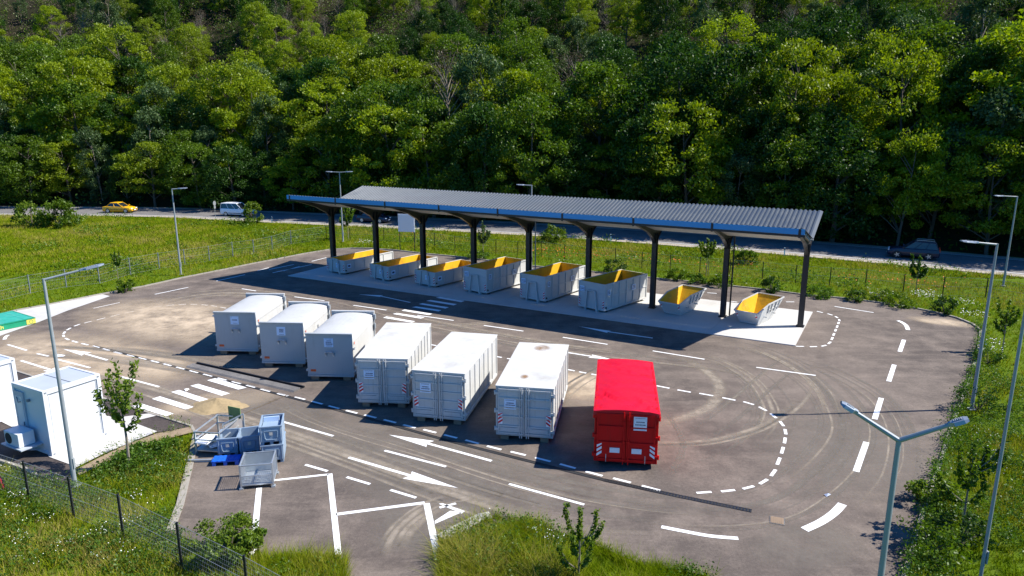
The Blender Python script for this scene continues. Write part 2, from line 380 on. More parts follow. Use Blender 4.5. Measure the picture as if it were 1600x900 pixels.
# ------------------------------------------------------------------ ground, hill, road, yard
g = MB(); n = 1
g.add([(-700, -300, -.06), (700, -300, -.06), (700, 900, -.06), (-700, 900, -.06)], [(0, 1, 2, 3)]); struct('ground', g, 'ground')
xs = np.arange(-190, 190.1, 3.0); ys = np.arange(20, 260.1, 3.0); XX, YY = np.meshgrid(xs, ys)
dd = sdist(FARE, XX, YY); ZZ = hill(XX, YY) - np.clip(1.2 - dd, 0, .5) * 1.0 + rng.normal(0, .08, XX.shape)
ZZ = np.where(dd < 1.0, -.5, ZZ)
idx = np.arange(XX.size).reshape(XX.shape)
q = np.stack([idx[:-1, :-1], idx[:-1, 1:], idx[1:, 1:], idx[1:, :-1]], -1).reshape(-1, 4)
keep = (dd.ravel()[q] > -4).any(1)
ho = bpy.data.objects.new('hillside', raw_mesh('hillside', np.stack([XX, YY, ZZ], -1).reshape(-1, 3), q[keep], 'hill', 4)); COL.objects.link(ho)
tag(ho, kind='structure')
def strip(name, a, b, z, mat):
    mb = MB(); vs = [(x, y, z) for x, y in a] + [(x, y, z) for x, y in b]; k = len(a)
    mb.add(vs, [(i, i + 1, k + i + 1, k + i) for i in range(k - 1)]); return struct(name, mb, mat)
def smoothpl(pl, n=6):
    out = []
    for i in range(len(pl) - 1):
        p0, p1, p2, p3 = (Vector(pl[max(0, min(len(pl) - 1, i + j))]) for j in (-1, 0, 1, 2))
        for k in range(n):
            t = k / n
            out.append(tuple(.5 * (2 * p1 + (p2 - p0) * t + (2 * p0 - 5 * p1 + 4 * p2 - p3) * t * t + (3 * p1 - p0 - 3 * p2 + p3) * t ** 3)))
    return out + [pl[-1]]
NR = smoothpl(NEAR); FR = offset(NR, RW)
strip('main_road', NR, FR, .02, 'road')
strip('road_shoulder', offset(NR, -1.3), offset(NR, -.001), .012, 'gravel')
strip('far_road_shoulder', offset(NR, RW + .001), offset(NR, RW + 1.2), .012, 'gravel')
strip('road_edge_line', offset(NR, .25), offset(NR, .40), .026, 'mark')
strip('far_road_edge_line', offset(NR, RW - .4), offset(NR, RW - .25), .026, 'mark')
def sheet(name, poly, z, mat):
    mb = MB(); tr = tessellate_polygon([[Vector((x, y, 0)) for x, y in poly]])
    mb.add([(x, y, z) for x, y in poly], [tuple(t) for t in tr])
    o = struct(name, mb, mat)
    for p in o.data.polygons:
        if p.normal.z < 0: p.flip()
    return o
sheet('yard_asphalt', YARD, 0, 'asphalt')
sheet('cabin_yard', CABYARD, .006, 'asphalt_new')
# kerb stones along the lawn side of the yard
def kerb(name, pl, w, h, mat, seg=1.0):
    mb = MB(); pl = [Vector(p) for p in pl]
    a = offset([tuple(p) for p in pl], -w / 2); b = offset([tuple(p) for p in pl], w / 2)
    for i in range(len(pl) - 1):
        L = (pl[i + 1] - pl[i]).length; k = max(1, round(L / seg))
        for j in range(k):
            t0, t1 = j / k + .008 / L, (j + 1) / k - .008 / L
            l = lambda u, v, t: (u[0] + (v[0] - u[0]) * t, u[1] + (v[1] - u[1]) * t)
            dz = random.uniform(-.006, .006)
            mb.prism([l(a[i], a[i + 1], t0), l(a[i], a[i + 1], t1), l(b[i], b[i + 1], t1), l(b[i], b[i + 1], t0)], -.05, h + dz)
    return struct(name, mb, mat)
kerb('kerb', YARD[1:43], .14, .09, 'kerb')
kerb('entrance_kerb', [(-20.86,24.76),(-20.35,26.12),(-19.06,25.52),(-18.01,24.85),], .14, .08, 'kerb')
kerb('cabin_kerb', [(-31.78,39.36),(-26.15,36.23),(-20.32,32.93),(-17.12,31.10),(-14.17,29.44),(-13.71,28.71),], .12, .05, 'kerb')
kerb('lawn_kerb', [(-13.60,28.58),(-12.97,26.76),(-11.68,22.79),(-11.25,21.10),], .26, .05, 'kerb')
kerb('island_kerb', [(-2.29,20.70),(-1.67,21.37),(-1.06,21.96),(-0.72,22.08),], .42, .05, 'concrete')
# concrete slabs
C0 = Vector((18.87, 45.09)); U = Vector((-.8784, .4779)); PN = Vector((.4779, .8784))
def cp(a, p): v = C0 + U * a + PN * p; return (v.x, v.y)
pad = MB()
for i in range(8):
    a0, a1 = -.3 + i * 5.19, -.3 + (i + 1) * 5.19
    pad.prism([cp(a0 + .006, -4.5), cp(a1 - .006, -4.5), cp(a1 - .006, 4.3), cp(a0 + .006, 4.3)], -.03, .05)
struct('canopy_slab', pad, 'concrete')
sheet('cabin_slab', [(-19.25,31.03),(-18.08,30.30),(-16.76,30.80),(-16.16,30.65),(-17.05,29.87),(-15.41,28.85),(-16.58,26.66),(-16.95,25.57),(-18.59,26.44),(-20.02,27.98),(-25.25,31.44),(-24.40,34.79),], .03, 'concrete')
sheet('weighbridge_slab', [(-32.49,40.30),(-37.51,47.01),(-35.37,49.00),(-33.03,52.31),(-31.88,54.13),(-30.93,53.50),(-31.60,49.15),(-31.74,46.19),], .012, 'concrete')
sheet('upper_slab', [(-23.28,71.22),(-18.96,73.36),(-17.94,71.88),(-20.98,67.82),], .008, 'wear') if False else None
# ------------------------------------------------------------------ painted markings
mk = MB()
ZM = .010
def seg(a, b, w=.13):
    a, b = Vector(a), Vector(b); t = (b - a).normalized(); nrm = Vector((-t.y, t.x)) * w / 2
    mk.add([(*(a - nrm), ZM), (*(b - nrm), ZM), (*(b + nrm), ZM), (*(a + nrm), ZM)], [(0, 1, 2, 3)])
def pl(pts, w=.13):
    pts = smoothpl(pts, 5); a = offset(pts, -w / 2); b = offset(pts, w / 2); k = len(pts)
    mk.add([(*p, ZM) for p in a] + [(*p, ZM) for p in b], [(i, i + 1, k + i + 1, k + i) for i in range(k - 1)])
def dashes(c, frac=.62, w=.13):
    c = [Vector(p) for p in c]
    for i, p in enumerate(c):
        d = c[min(i + 1, len(c) - 1)] - c[max(i - 1, 0)]; L = d.length / (2 if 0 < i < len(c) - 1 else 1); t = d.normalized()
        seg(p - t * L * frac / 2, p + t * L * frac / 2, w)
def quad(p): mk.add([(x, y, ZM) for x, y in p], [tuple(range(len(p)))])
dashes([(-20.86,50.02),(-21.71,50.48),(-22.54,50.80),(-23.38,50.96),(-24.23,50.96),(-25.01,50.73),(-25.76,50.33),(-26.40,49.70),(-26.97,48.77),(-27.52,47.90),(-28.01,47.03),(-28.43,46.21),(-28.73,45.48),(-28.74,44.59),(-28.53,43.77),(-28.15,43.07),(-27.52,42.40),(-26.73,41.87),(-25.81,41.35),(-24.86,40.85),(-23.96,40.31),(-22.94,39.71),(-21.95,39.19),(-21.00,38.67),(-20.02,38.15),(-19.07,37.62),(-18.11,37.07),(-17.14,36.48),(-16.15,35.96),(-15.16,35.37),(-14.21,34.85),(-13.28,34.32),(-12.36,33.78),(-11.31,33.18),(-10.33,32.70),(-9.33,32.14),(-8.40,31.59),(-7.44,31.04),(-6.48,30.52),(-5.49,29.98),(-4.54,29.43),(-3.58,28.92),(-2.63,28.39),(-1.68,27.86),(-0.74,27.29),(0.25,26.78),(1.23,26.24),(2.18,25.68),(3.14,25.07),(4.13,24.54),(5.11,23.96),])
dashes([(6.98,23.65),(7.89,23.77),(8.71,24.01),(9.42,24.45),(10.03,25.14),(10.58,26.10),(11.09,27.07),(11.53,27.99),(11.88,28.86),(12.03,29.71),(11.97,30.58),(11.76,31.40),(11.32,32.09),(10.53,32.62),(9.58,33.19),(8.60,33.66),(7.66,34.22),])
dashes([(21.74,48.83),(22.17,48.18),(22.31,47.47),(22.16,46.70),(21.79,45.99),(21.33,45.15),(20.86,44.32),(20.34,43.39),(19.85,42.51),(19.30,41.62),(18.72,41.05),(18.02,40.87),(17.24,40.93),], .6)
dashes([(-4.76,41.19),(-3.90,40.75),], .5); dashes([(-0.74,38.95),(-0.12,38.61),], .5); dashes([(3.21,36.72),(3.79,36.37),(4.42,36.02),], .6)
for s in ([(-16.69,53.29),(-14.07,52.08),], [(-11.62,50.72),(-8.95,49.35),], [(-6.58,47.95),(-3.94,46.63),], [(-1.86,45.42),(0.73,44.11),], [(3.17,42.77),(5.77,41.32),], [(8.26,40.07),(10.90,38.55),], [(13.38,37.19),(16.11,35.91),], [(-27.78,54.10),(-26.24,56.49),], [(-30.14,49.85),(-29.13,51.51),], [(-24.90,58.84),(-23.40,61.39),], [(-21.70,56.00),(-20.30,55.22),], [(-22.05,63.59),(-20.48,65.93),], [(-22.90,63.03),(-22.34,64.45),], [(-20.53,63.01),(-19.68,65.02),], [(-19.22,67.48),(-18.30,69.44),], [(23.45,50.38),(25.45,48.67),], [(20.42,51.72),(21.04,51.72),], [(15.32,54.62),(16.01,54.40),], [(16.29,51.95),(16.77,51.65),], [(-5.22,27.04),(-2.58,25.64),], [(-8.12,25.80),(-7.11,25.27),], [(-6.27,24.80),(-5.28,24.26),], [(-4.45,23.83),(-3.44,23.27),], [(-10.26,29.91),(-7.66,28.43),], [(-0.11,24.27),(2.54,22.80),], [(-8.97,24.54),(-7.01,25.01),], [(-27.55,39.56),(-26.59,39.10),], [(-25.73,38.53),(-23.07,37.12),], [(-20.61,35.71),(-17.92,34.25),], [(-30.43,41.28),(-28.54,40.16),], [(-23.78,34.33),(-22.96,33.79),]): seg(*s)
seg(*[(-21.24,62.18),(-18.80,65.92),], w=.14)
for s in ([(17.99,32.74),(16.42,30.21),], [(14.90,27.83),(13.25,25.24),], [(24.16,42.24),(22.68,39.92),], [(21.16,37.62),(19.53,35.03),]): seg(*s, w=.23)
pl([(26.07,46.59),(26.12,46.12),(25.97,45.35),(25.57,44.39),], .26)
pl([(4.97,21.39),(5.67,21.12),(6.45,20.85),(7.32,20.71),], .18)
pl([(9.67,21.22),(10.40,21.68),(11.08,22.24),(11.65,22.84),], .3)
pl([(-31.34,42.32),(-31.63,42.85),(-31.75,43.26),], .2)
for s, w in (([(-6.98,25.06),(-5.40,19.80),], .2), ([(-9.31,23.99),(-8.68,21.86),], .2), ([(-8.68,21.86),(-7.94,19.35),], .2), ([(-6.04,22.16),(-3.09,22.93),], .17), ([(-3.02,22.89),(-2.29,19.66),], .22), ([(-2.53,22.60),(-1.98,22.88),], .12)): seg(*s, w=w)
quad([(-2.61,21.74),(-2.58,21.57),(-1.74,22.29),(-2.14,22.39),]); quad([(-2.59,22.86),(-2.44,22.88),(-1.63,22.37),(-1.73,22.21),]); 
# zebra crossings
for qd in ([(-15.87,35.18),(-15.56,35.49),(-13.43,34.14),(-13.76,33.87),], [(-16.39,34.38),(-16.11,34.66),(-13.97,33.34),(-14.27,33.04),], [(-16.97,33.53),(-16.70,33.81),(-14.61,32.49),(-14.91,32.21),], [(-17.49,32.63),(-17.26,32.96),(-15.02,31.62),(-15.29,31.34),], [(-17.99,31.75),(-17.81,32.10),(-15.60,30.83),(-15.82,30.55),],
          [(-5.81,53.01),(-5.51,53.21),(-3.55,52.00),(-3.79,51.61),], [(-6.43,52.02),(-6.15,52.31),(-4.05,51.04),(-4.27,50.67),], [(-6.86,51.06),(-6.63,51.31),(-4.56,50.12),(-4.79,49.76),], [(-7.24,50.14),(-6.98,50.38),(-5.02,49.32),(-5.21,48.97),], [(-7.86,49.21),(-7.67,49.51),(-5.57,48.33),(-5.78,48.00),], [(-8.34,48.30),(-8.09,48.56),(-6.00,47.42),(-6.23,47.10),], [(-8.83,47.31),(-8.67,47.64),(-6.52,46.41),(-6.70,46.10),]): quad(qd)
# arrows
def arrow(shaft0, neck, tip, headw, w=.15):
    a, nk, t = Vector(shaft0), Vector(neck), Vector(tip); d = (t - nk).normalized(); nn = Vector((-d.y, d.x))
    seg(a, nk + d * .02, w)
    mk.add([(*(nk - nn * headw / 2 - d * .15), ZM), (*t, ZM), (*(nk + nn * headw / 2 - d * .15), ZM), (*nk, ZM)], [(0, 1, 2, 3)])
arrow(*[(-0.81,26.12),(-3.55,27.72),(-5.30,28.55),], .62); arrow(*[(-6.55,26.42),(-3.86,24.90),(-1.99,23.97),], .62)
arrow(*[(-7.56,51.54),(-10.16,53.55),(-11.94,54.08),], .5); arrow(*[(8.74,42.60),(6.10,44.01),(4.41,45.19),], .5); arrow(*[(3.27,39.74),(4.61,39.04),(5.78,38.47),], .6)
arrow(*[(-22.83,38.40),(-24.76,39.55),(-26.53,40.39),], .6); arrow(*[(-27.65,38.32),(-25.05,36.82),(-23.20,35.53),], .6)
struct('road_markings', mk, 'mark')
# ------------------------------------------------------------------ dust films and wheel tracks
def film(name, pts, w, z, mat, nw=6):
    pts = smoothpl(pts, 5); k = len(pts); vs = []; cov = []
    cur = [offset(pts, w * (j / nw - .5)) for j in range(nw + 1)]
    for i in range(k):
        for j in range(nw + 1):
            vs.append((*cur[j][i], z)); e = 1 - abs(2 * j / nw - 1); cov.append(min(1, 1.6 * e) * min(1, 4 * i / k, 4 * (k - 1 - i) / k))
    fs = [(i * (nw + 1) + j, i * (nw + 1) + j + 1, (i + 1) * (nw + 1) + j + 1, (i + 1) * (nw + 1) + j) for i in range(k - 1) for j in range(nw)]
    o = bpy.data.objects.new(name, raw_mesh(name, np.array(vs), np.array(fs), mat, 4, {'cover': cov})); COL.objects.link(o)
    if o.data.polygons[0].normal.z < 0:
        o.data.flip_normals()
    return tag(o, kind='structure')
def blot(name, c, rx, ry, rot, z, mat):
    vs = [(c[0], c[1], z)]; cov = [1.0]; n = 40; rings = 5
    for i in range(1, rings + 1):
        for k in range(n):
            t = 2 * PI * k / n; x, y = math.cos(t) * rx * i / rings, math.sin(t) * ry * i / rings
            vs.append((c[0] + x * math.cos(rot) - y * math.sin(rot), c[1] + x * math.sin(rot) + y * math.cos(rot), z)); cov.append(max(0, 1 - (i / rings) ** 2.2))
    fs = [(0, 1 + k, 1 + (k + 1) % n) for k in range(n)]
    me = bpy.data.meshes.new(name)
    fs += [(1 + i * n + k, 1 + (i + 1) * n + k, 1 + (i + 1) * n + (k + 1) % n, 1 + i * n + (k + 1) % n) for i in range(rings - 1) for k in range(n)]
    me.from_pydata(vs, [], fs); me.update(); at = me.attributes.new('cover', 'FLOAT', 'POINT'); at.data.foreach_set('value', cov)
    me.materials.append(M[mat]); o = bpy.data.objects.new(name, me); COL.objects.link(o); return tag(o, kind='structure')
Z1 = .005
film('tyre_track', [(8.61,39.95),(9.91,38.33),(10.51,36.53),(10.61,34.79),(10.11,33.03),(9.17,31.51),(8.04,30.54),(6.69,29.69),(4.41,28.63),], .8, Z1, 'track')
rtk = random.Random(4); zt_ = [.0052]
def tracks(pts, w, n_, mat='wear', wmin=.07, wmax=.3):
    """bundle of thin wheel marks that follow one line"""
    P_ = smoothpl(pts, 4); L = len(P_)
    for k in range(n_):
        a = rtk.randint(0, L // 3); b = rtk.randint(2 * L // 3, L - 1)
        o_ = offset(P_, rtk.uniform(-w / 2, w / 2))[a:b + 1]
        zt_[0] += .00004; film('tyre_track', o_[::3] if len(o_) > 9 else o_, rtk.uniform(wmin, wmax), zt_[0], mat if rtk.random() < .75 else ('track' if mat == 'wear' else 'wear'), 4)
T1 = [(9.84,40.42),(11.92,38.43),(12.77,35.53),(12.66,32.85),(12.13,30.52),(10.49,27.85),(7.97,25.58),(5.81,24.81),]
T2 = [(12.24,42.32),(14.72,39.21),(15.78,35.52),(15.58,32.03),(14.40,28.46),(11.74,25.04),(8.97,22.72),(6.17,22.30),(3.58,22.73),]
tracks(T1, 2.2, 9); tracks(T2, 2.4, 11, wmax=.4)
tracks([(12.57,42.05),(14.50,40.76),(15.52,38.41),(15.89,34.58),(14.90,30.51),(13.50,27.23),], 1.2, 7, 'track', .08, .28)
tracks([(4.30,27.88),(6.96,27.74),(8.98,28.23),(11.44,29.81),(14.72,33.69),(17.06,38.63),], 1.0, 6, 'track', .08, .3)
tracks([(13.98,39.21),(16.26,37.54),(17.25,35.04),(17.32,31.24),(15.10,26.09),(11.91,22.28),], 2.0, 7)
tracks([(6.59,27.26),(9.65,30.53),(13.44,35.53),(15.97,38.63),], 1.4, 5)
tracks([(-6.78,45.56),(-3.39,45.54),(-0.00,46.92),], .6, 5, 'track')
tracks([(-28.70,45.40),(-27.18,48.95),(-25.41,53.05),(-22.13,54.69),(-17.57,53.00),(-12.66,48.85),(-6.82,45.87),], 2.2, 9, 'track', .12, .5)
tracks([(-29.32,40.65),(-25.66,40.26),(-20.44,38.84),(-16.13,37.19),(-11.20,34.72),], 2.6, 10, 'track', .15, .6)
tracks([(-26.33,37.24),(-22.70,36.41),(-18.45,34.76),(-14.06,32.01),(-10.24,29.56),(-6.30,27.02),(-2.40,24.35),(1.31,22.24),(4.28,21.58),(6.83,21.50),], 2.6, 12, 'track', .12, .5)
tracks([(-12.16,33.65),(-8.02,29.76),(-4.29,27.60),(-1.00,25.35),(2.30,23.53),(5.77,22.47),(8.82,22.29),], 2.2, 10, 'wear', .12, .5)
tracks([(-19.69,56.44),(-13.56,52.56),(-6.95,46.81),(-1.62,43.21),(3.03,40.46),(7.26,38.68),(11.20,37.14),(13.44,35.53),], 2.0, 9, 'wear', .12, .5)
tracks([(6.87,31.29),(6.99,27.86),(5.87,25.06),], .8, 4); tracks([(1.79,31.31),(3.44,34.64),(5.66,37.60),], 1.2, 5, 'track', .1, .4)
tracks([(-3.54,19.40),(-3.39,21.15),(-2.26,22.75),(-0.01,23.18),], 1.6, 6, 'track', .1, .4)
blot('sand_film', [(-22.85,46.92),][0], 9.5, 5.0, R(150), .0112, 'dust')
blot('sand_film', [(-21.07,38.28),][0], 5.5, 2.2, R(150), .0042, 'dust')
blot('sand_film', [(-14.12,32.17),][0], 3.0, 1.6, R(20), .0044, 'dust')
blot('sand_film', [(-2.97,21.15),][0], 1.9, 1.5, R(20), .0044, 'wear')
blot('sand_film', [(3.44,34.64),][0], 2.2, 3.0, R(60), .0044, 'dust')
blot('sand_film', [(-2.23,22.33),][0], 4.5, 2.5, R(-30), .0046, 'wear')
blot('sand_film', [(9.48,20.37),][0], 2.4, 1.5, R(20), .0044, 'wear')
blot('sand_film', [(-11.41,31.37),][0], 4.0, 1.6, R(-30), .0047, 'wear')
blot('sand_film', [(28.99,46.25),][0], 2.4, 1.1, R(-30), .0047, 'dust')
VERGE = [(-16.87,25.30),(-16.49,26.49),(-16.03,27.59),(-15.32,28.65),(-14.17,29.31),(-13.79,28.78),(-14.87,27.95),(-15.56,26.94),(-16.05,25.94),(-16.45,24.89),]
sheet('soil_verge', VERGE, .034, 'soil_verge')
blot('sand_film', [(-24.83,38.86),][0], 9.0, 4.0, R(150), .0041, 'dust')
blot('sand_film', [(-5.27,34.69),][0], 14.0, 3.0, R(150), .00415, 'wear')
blot('sand_film', [(-5.30,27.31),][0], 9.0, 3.5, R(150), .0043, 'wear')
blot('sand_film', [(13.97,27.23),][0], 5.0, 4.0, R(60), .0043, 'wear')

# ------------------------------------------------------------------ canopy
can = thing('canopy', 'long butterfly roofed steel canopy on nine dark columns over the concrete slab', 'canopy', (C0.x, C0.y, 0), math.atan2(-U.y, -U.x))
# local frame: x runs right along the canopy, y towards the road; columns at x = 0, -5, ... -40
ZV, ZE, YN, YF = 5.78, 7.0, -4.8, 4.6
def zwing(y): return ZV + (ZE - ZV) * (abs(y) / (4.8 if y < 0 else 4.6)) 
for i in range(9):
    x = -5.0 * i
    m = MB(); m.box(x - .16, x + .16, -.22, -.19, .05, ZV - .3); m.box(x - .16, x + .16, .19, .22, .05, ZV - .3); m.box(x - .02, x + .02, -.19, .19, .05, ZV - .3)
    m.box(x - .25, x + .25, -.3, .3, .05, .075)
    for sx in (-1, 1):
        for sy in (-1, 1): m.cyl((x + sx * .2, sy * .26, .075), (x + sx * .2, sy * .26, .12), .018, n=6)
    m.build('column', 'steel_dark', can)
    for s, ye in ((-1, YN + .06), (1, YF - .06)):
        m = MB()
        a = [(0, ZV - .06), (ye, ZE - .1), (ye, ZE - .28), (s * 1.9, zwing(1.9) - .46), (s * .7, ZV - .56), (s * .22, ZV - 1.0), (0, ZV - 1.0)]
        m.ext(a, x - .012, x + .012)
        def fl(p, q, dz):
            m.bar((x, p[0], p[1] + dz), (x, q[0], q[1] + dz), .22, .02)
        fl(a[0], a[1], -.005); fl(a[2], a[3], 0); fl(a[3], a[4], 0); fl(a[4], a[5], 0)
        m.build('roof_beam', ['steel_dark'], can)
def wing(y0, y1, nm):
    m = MB(); pitch = .30; dp = .07; pts = []; xa, xb = -40.35, .3; nn = int((xb - xa) / pitch)
    for i in range(nn):
        b = xa + i * pitch
        pts += [(b, 0), (b + pitch * .38, 0), (b + pitch * .5, dp), (b + pitch * .88, dp)]
    pts.append((xb, 0))
    z0, z1 = zwing(y0) + .06, zwing(y1) + .06
    vs = [(x, y0, z0 + d) for x, d in pts] + [(x, y1, z1 + d) for x, d in pts]; k = len(pts)
    m.add(vs, [(i, i + 1, k + i + 1, k + i) for i in range(k - 1)])
    o = m.build(nm, 'roof_metal', can, fix=False); sd = o.modifiers.new('sheet', 'SOLIDIFY'); sd.thickness = .012; sd.offset = -1
wing(YN, -.06, 'roof_sheet'); wing(.06, YF + .1, 'roof_sheet')
for y in (-4.0, -3.0, -2.0, -1.0, 1.0, 2.0, 3.0, 4.0):
    m = MB(); m.box(-40.2, .2, y - .03, y + .03, zwing(y) - .085, zwing(y) + .05); m.build('purlin', 'soffit', can)
for y0, y1 in ((YN + .12, -.2), (.2, YF - .1)):
    m = MB(); m.ext([(y0, zwing(y0) - .13), (y1, zwing(y1) - .13), (y1, zwing(y1) - .10), (y0, zwing(y0) - .10)], -40.2, .15); m.build('soffit', 'soffit', can)
for i in range(8):
    m = MB(); x1, x0 = -5.0 * i - .02, -5.0 * (i + 1) + .02
    if i == 0: x1 = .28
    if i == 7: x0 = -40.33
    m.box(x0, x1, YN - .05, YN - .03, ZE - .22, ZE + .10); m.box(x0, x1, YN - .03, YN + .12, ZE - .24, ZE - .22)
    m.build('fascia', 'fascia', can)
for i in range(9):
    m = MB(); m.box(-5 * i - .07, -5 * i + .07, YN - .065, YN - .052, ZE - .42, ZE + .10); m.build('fascia_joint', 'steel_dark', can)
m = MB(); m.box(-40.35, .3, YN - .04, YN + .1, ZE - .38, ZE - .26); m.build('edge_beam', 'steel_dark', can)
m = MB(); m.box(-40.35, .3, -.09, .09, ZV - .03, ZV + .045); m.build('valley_gutter', 'galv_pole', can)
m = MB(); m.tube([(-4.62, .2, ZV - .05), (-4.62, .34, ZV - .5), (-4.62, .34, .1)], .055, 8); m.build('downpipe', 'steel_dark', can)
m = MB(); m.tube([(-20 + .42, .2, ZV - .05), (-20 + .42, .3, ZV - .5), (-20 + .42, .3, .1)], .045, 8); m.build('downpipe', 'galv_pole', can)

# ------------------------------------------------------------------ container helpers
def plate_text(m, x0, x1, z0, z1, y, rows, mi):
    """rows of short dark strokes: lettering too small in the photograph to be read"""
    for zc, h, f0, f1 in rows:
        x = x0 + (x1 - x0) * f0
        while x < x0 + (x1 - x0) * f1:
            w = random.uniform(.35, .75) * h
            m.box(x, x + w, y - .003, y, z0 + (z1 - z0) * zc - h / 2, z0 + (z1 - z0) * zc + h / 2, mi); x += w + h * .25
def sign_plate(par, x0, x1, z0, z1, y, mat='sign', rows=((.62, .045, .2, .8), (.42, .045, .12, .88), (.14, .022, .15, .85), (.9, .018, .1, .85))):
    m = MB(); m.box(x0, x1, y - .012, y, z0, z1); plate_text(m, x0, x1, z0, z1, y - .012, rows, 1)
    return m.build('sign_plate', [mat, 'ink'], par)
def chevron(par, x0, x1, z0, z1, y, flip, base='mark_white', col='mark_red', nm='warning_marking'):
    m = MB(); m.box(x0, x1, y - .004, y, z0, z1); w = x1 - x0; n = 3; st = (z1 - z0) / n
    for i in range(n):
        za = z0 + i * st; s = st * .58; r = w * .7
        pl_ = [(x0, za, ), (x1, za + r), (x1, za + r + s), (x0, za + s)] if not flip else [(x0, za + r), (x1, za), (x1, za + s), (x0, za + r + s)]
        pl_ = [(a, min(z1, max(z0, b))) for a, b in pl_]
        if len({round(b, 4) for a, b in pl_}) > 2: m.add([(a, y - .007, b) for a, b in pl_], [(0, 1, 2, 3)], 1)
    return m.build(nm, [base, col], par)
def rollers(par, y, z=.11, x=(.62, 1.0), mat='steel_dark'):
    for s in (-1, 1):
        m = MB(); m.cyl((s * x[0], y, z), (s * x[1], y, z), z - .003, n=14); m.build('roller', mat, par)
def skids(par, L, mat):
    for s in (-1, 1):
        m = MB(); m.box(s * .53 - .05, s * .53 + .05, .25, L - .1, .09, .26); m.build('skid_rail', mat, par)

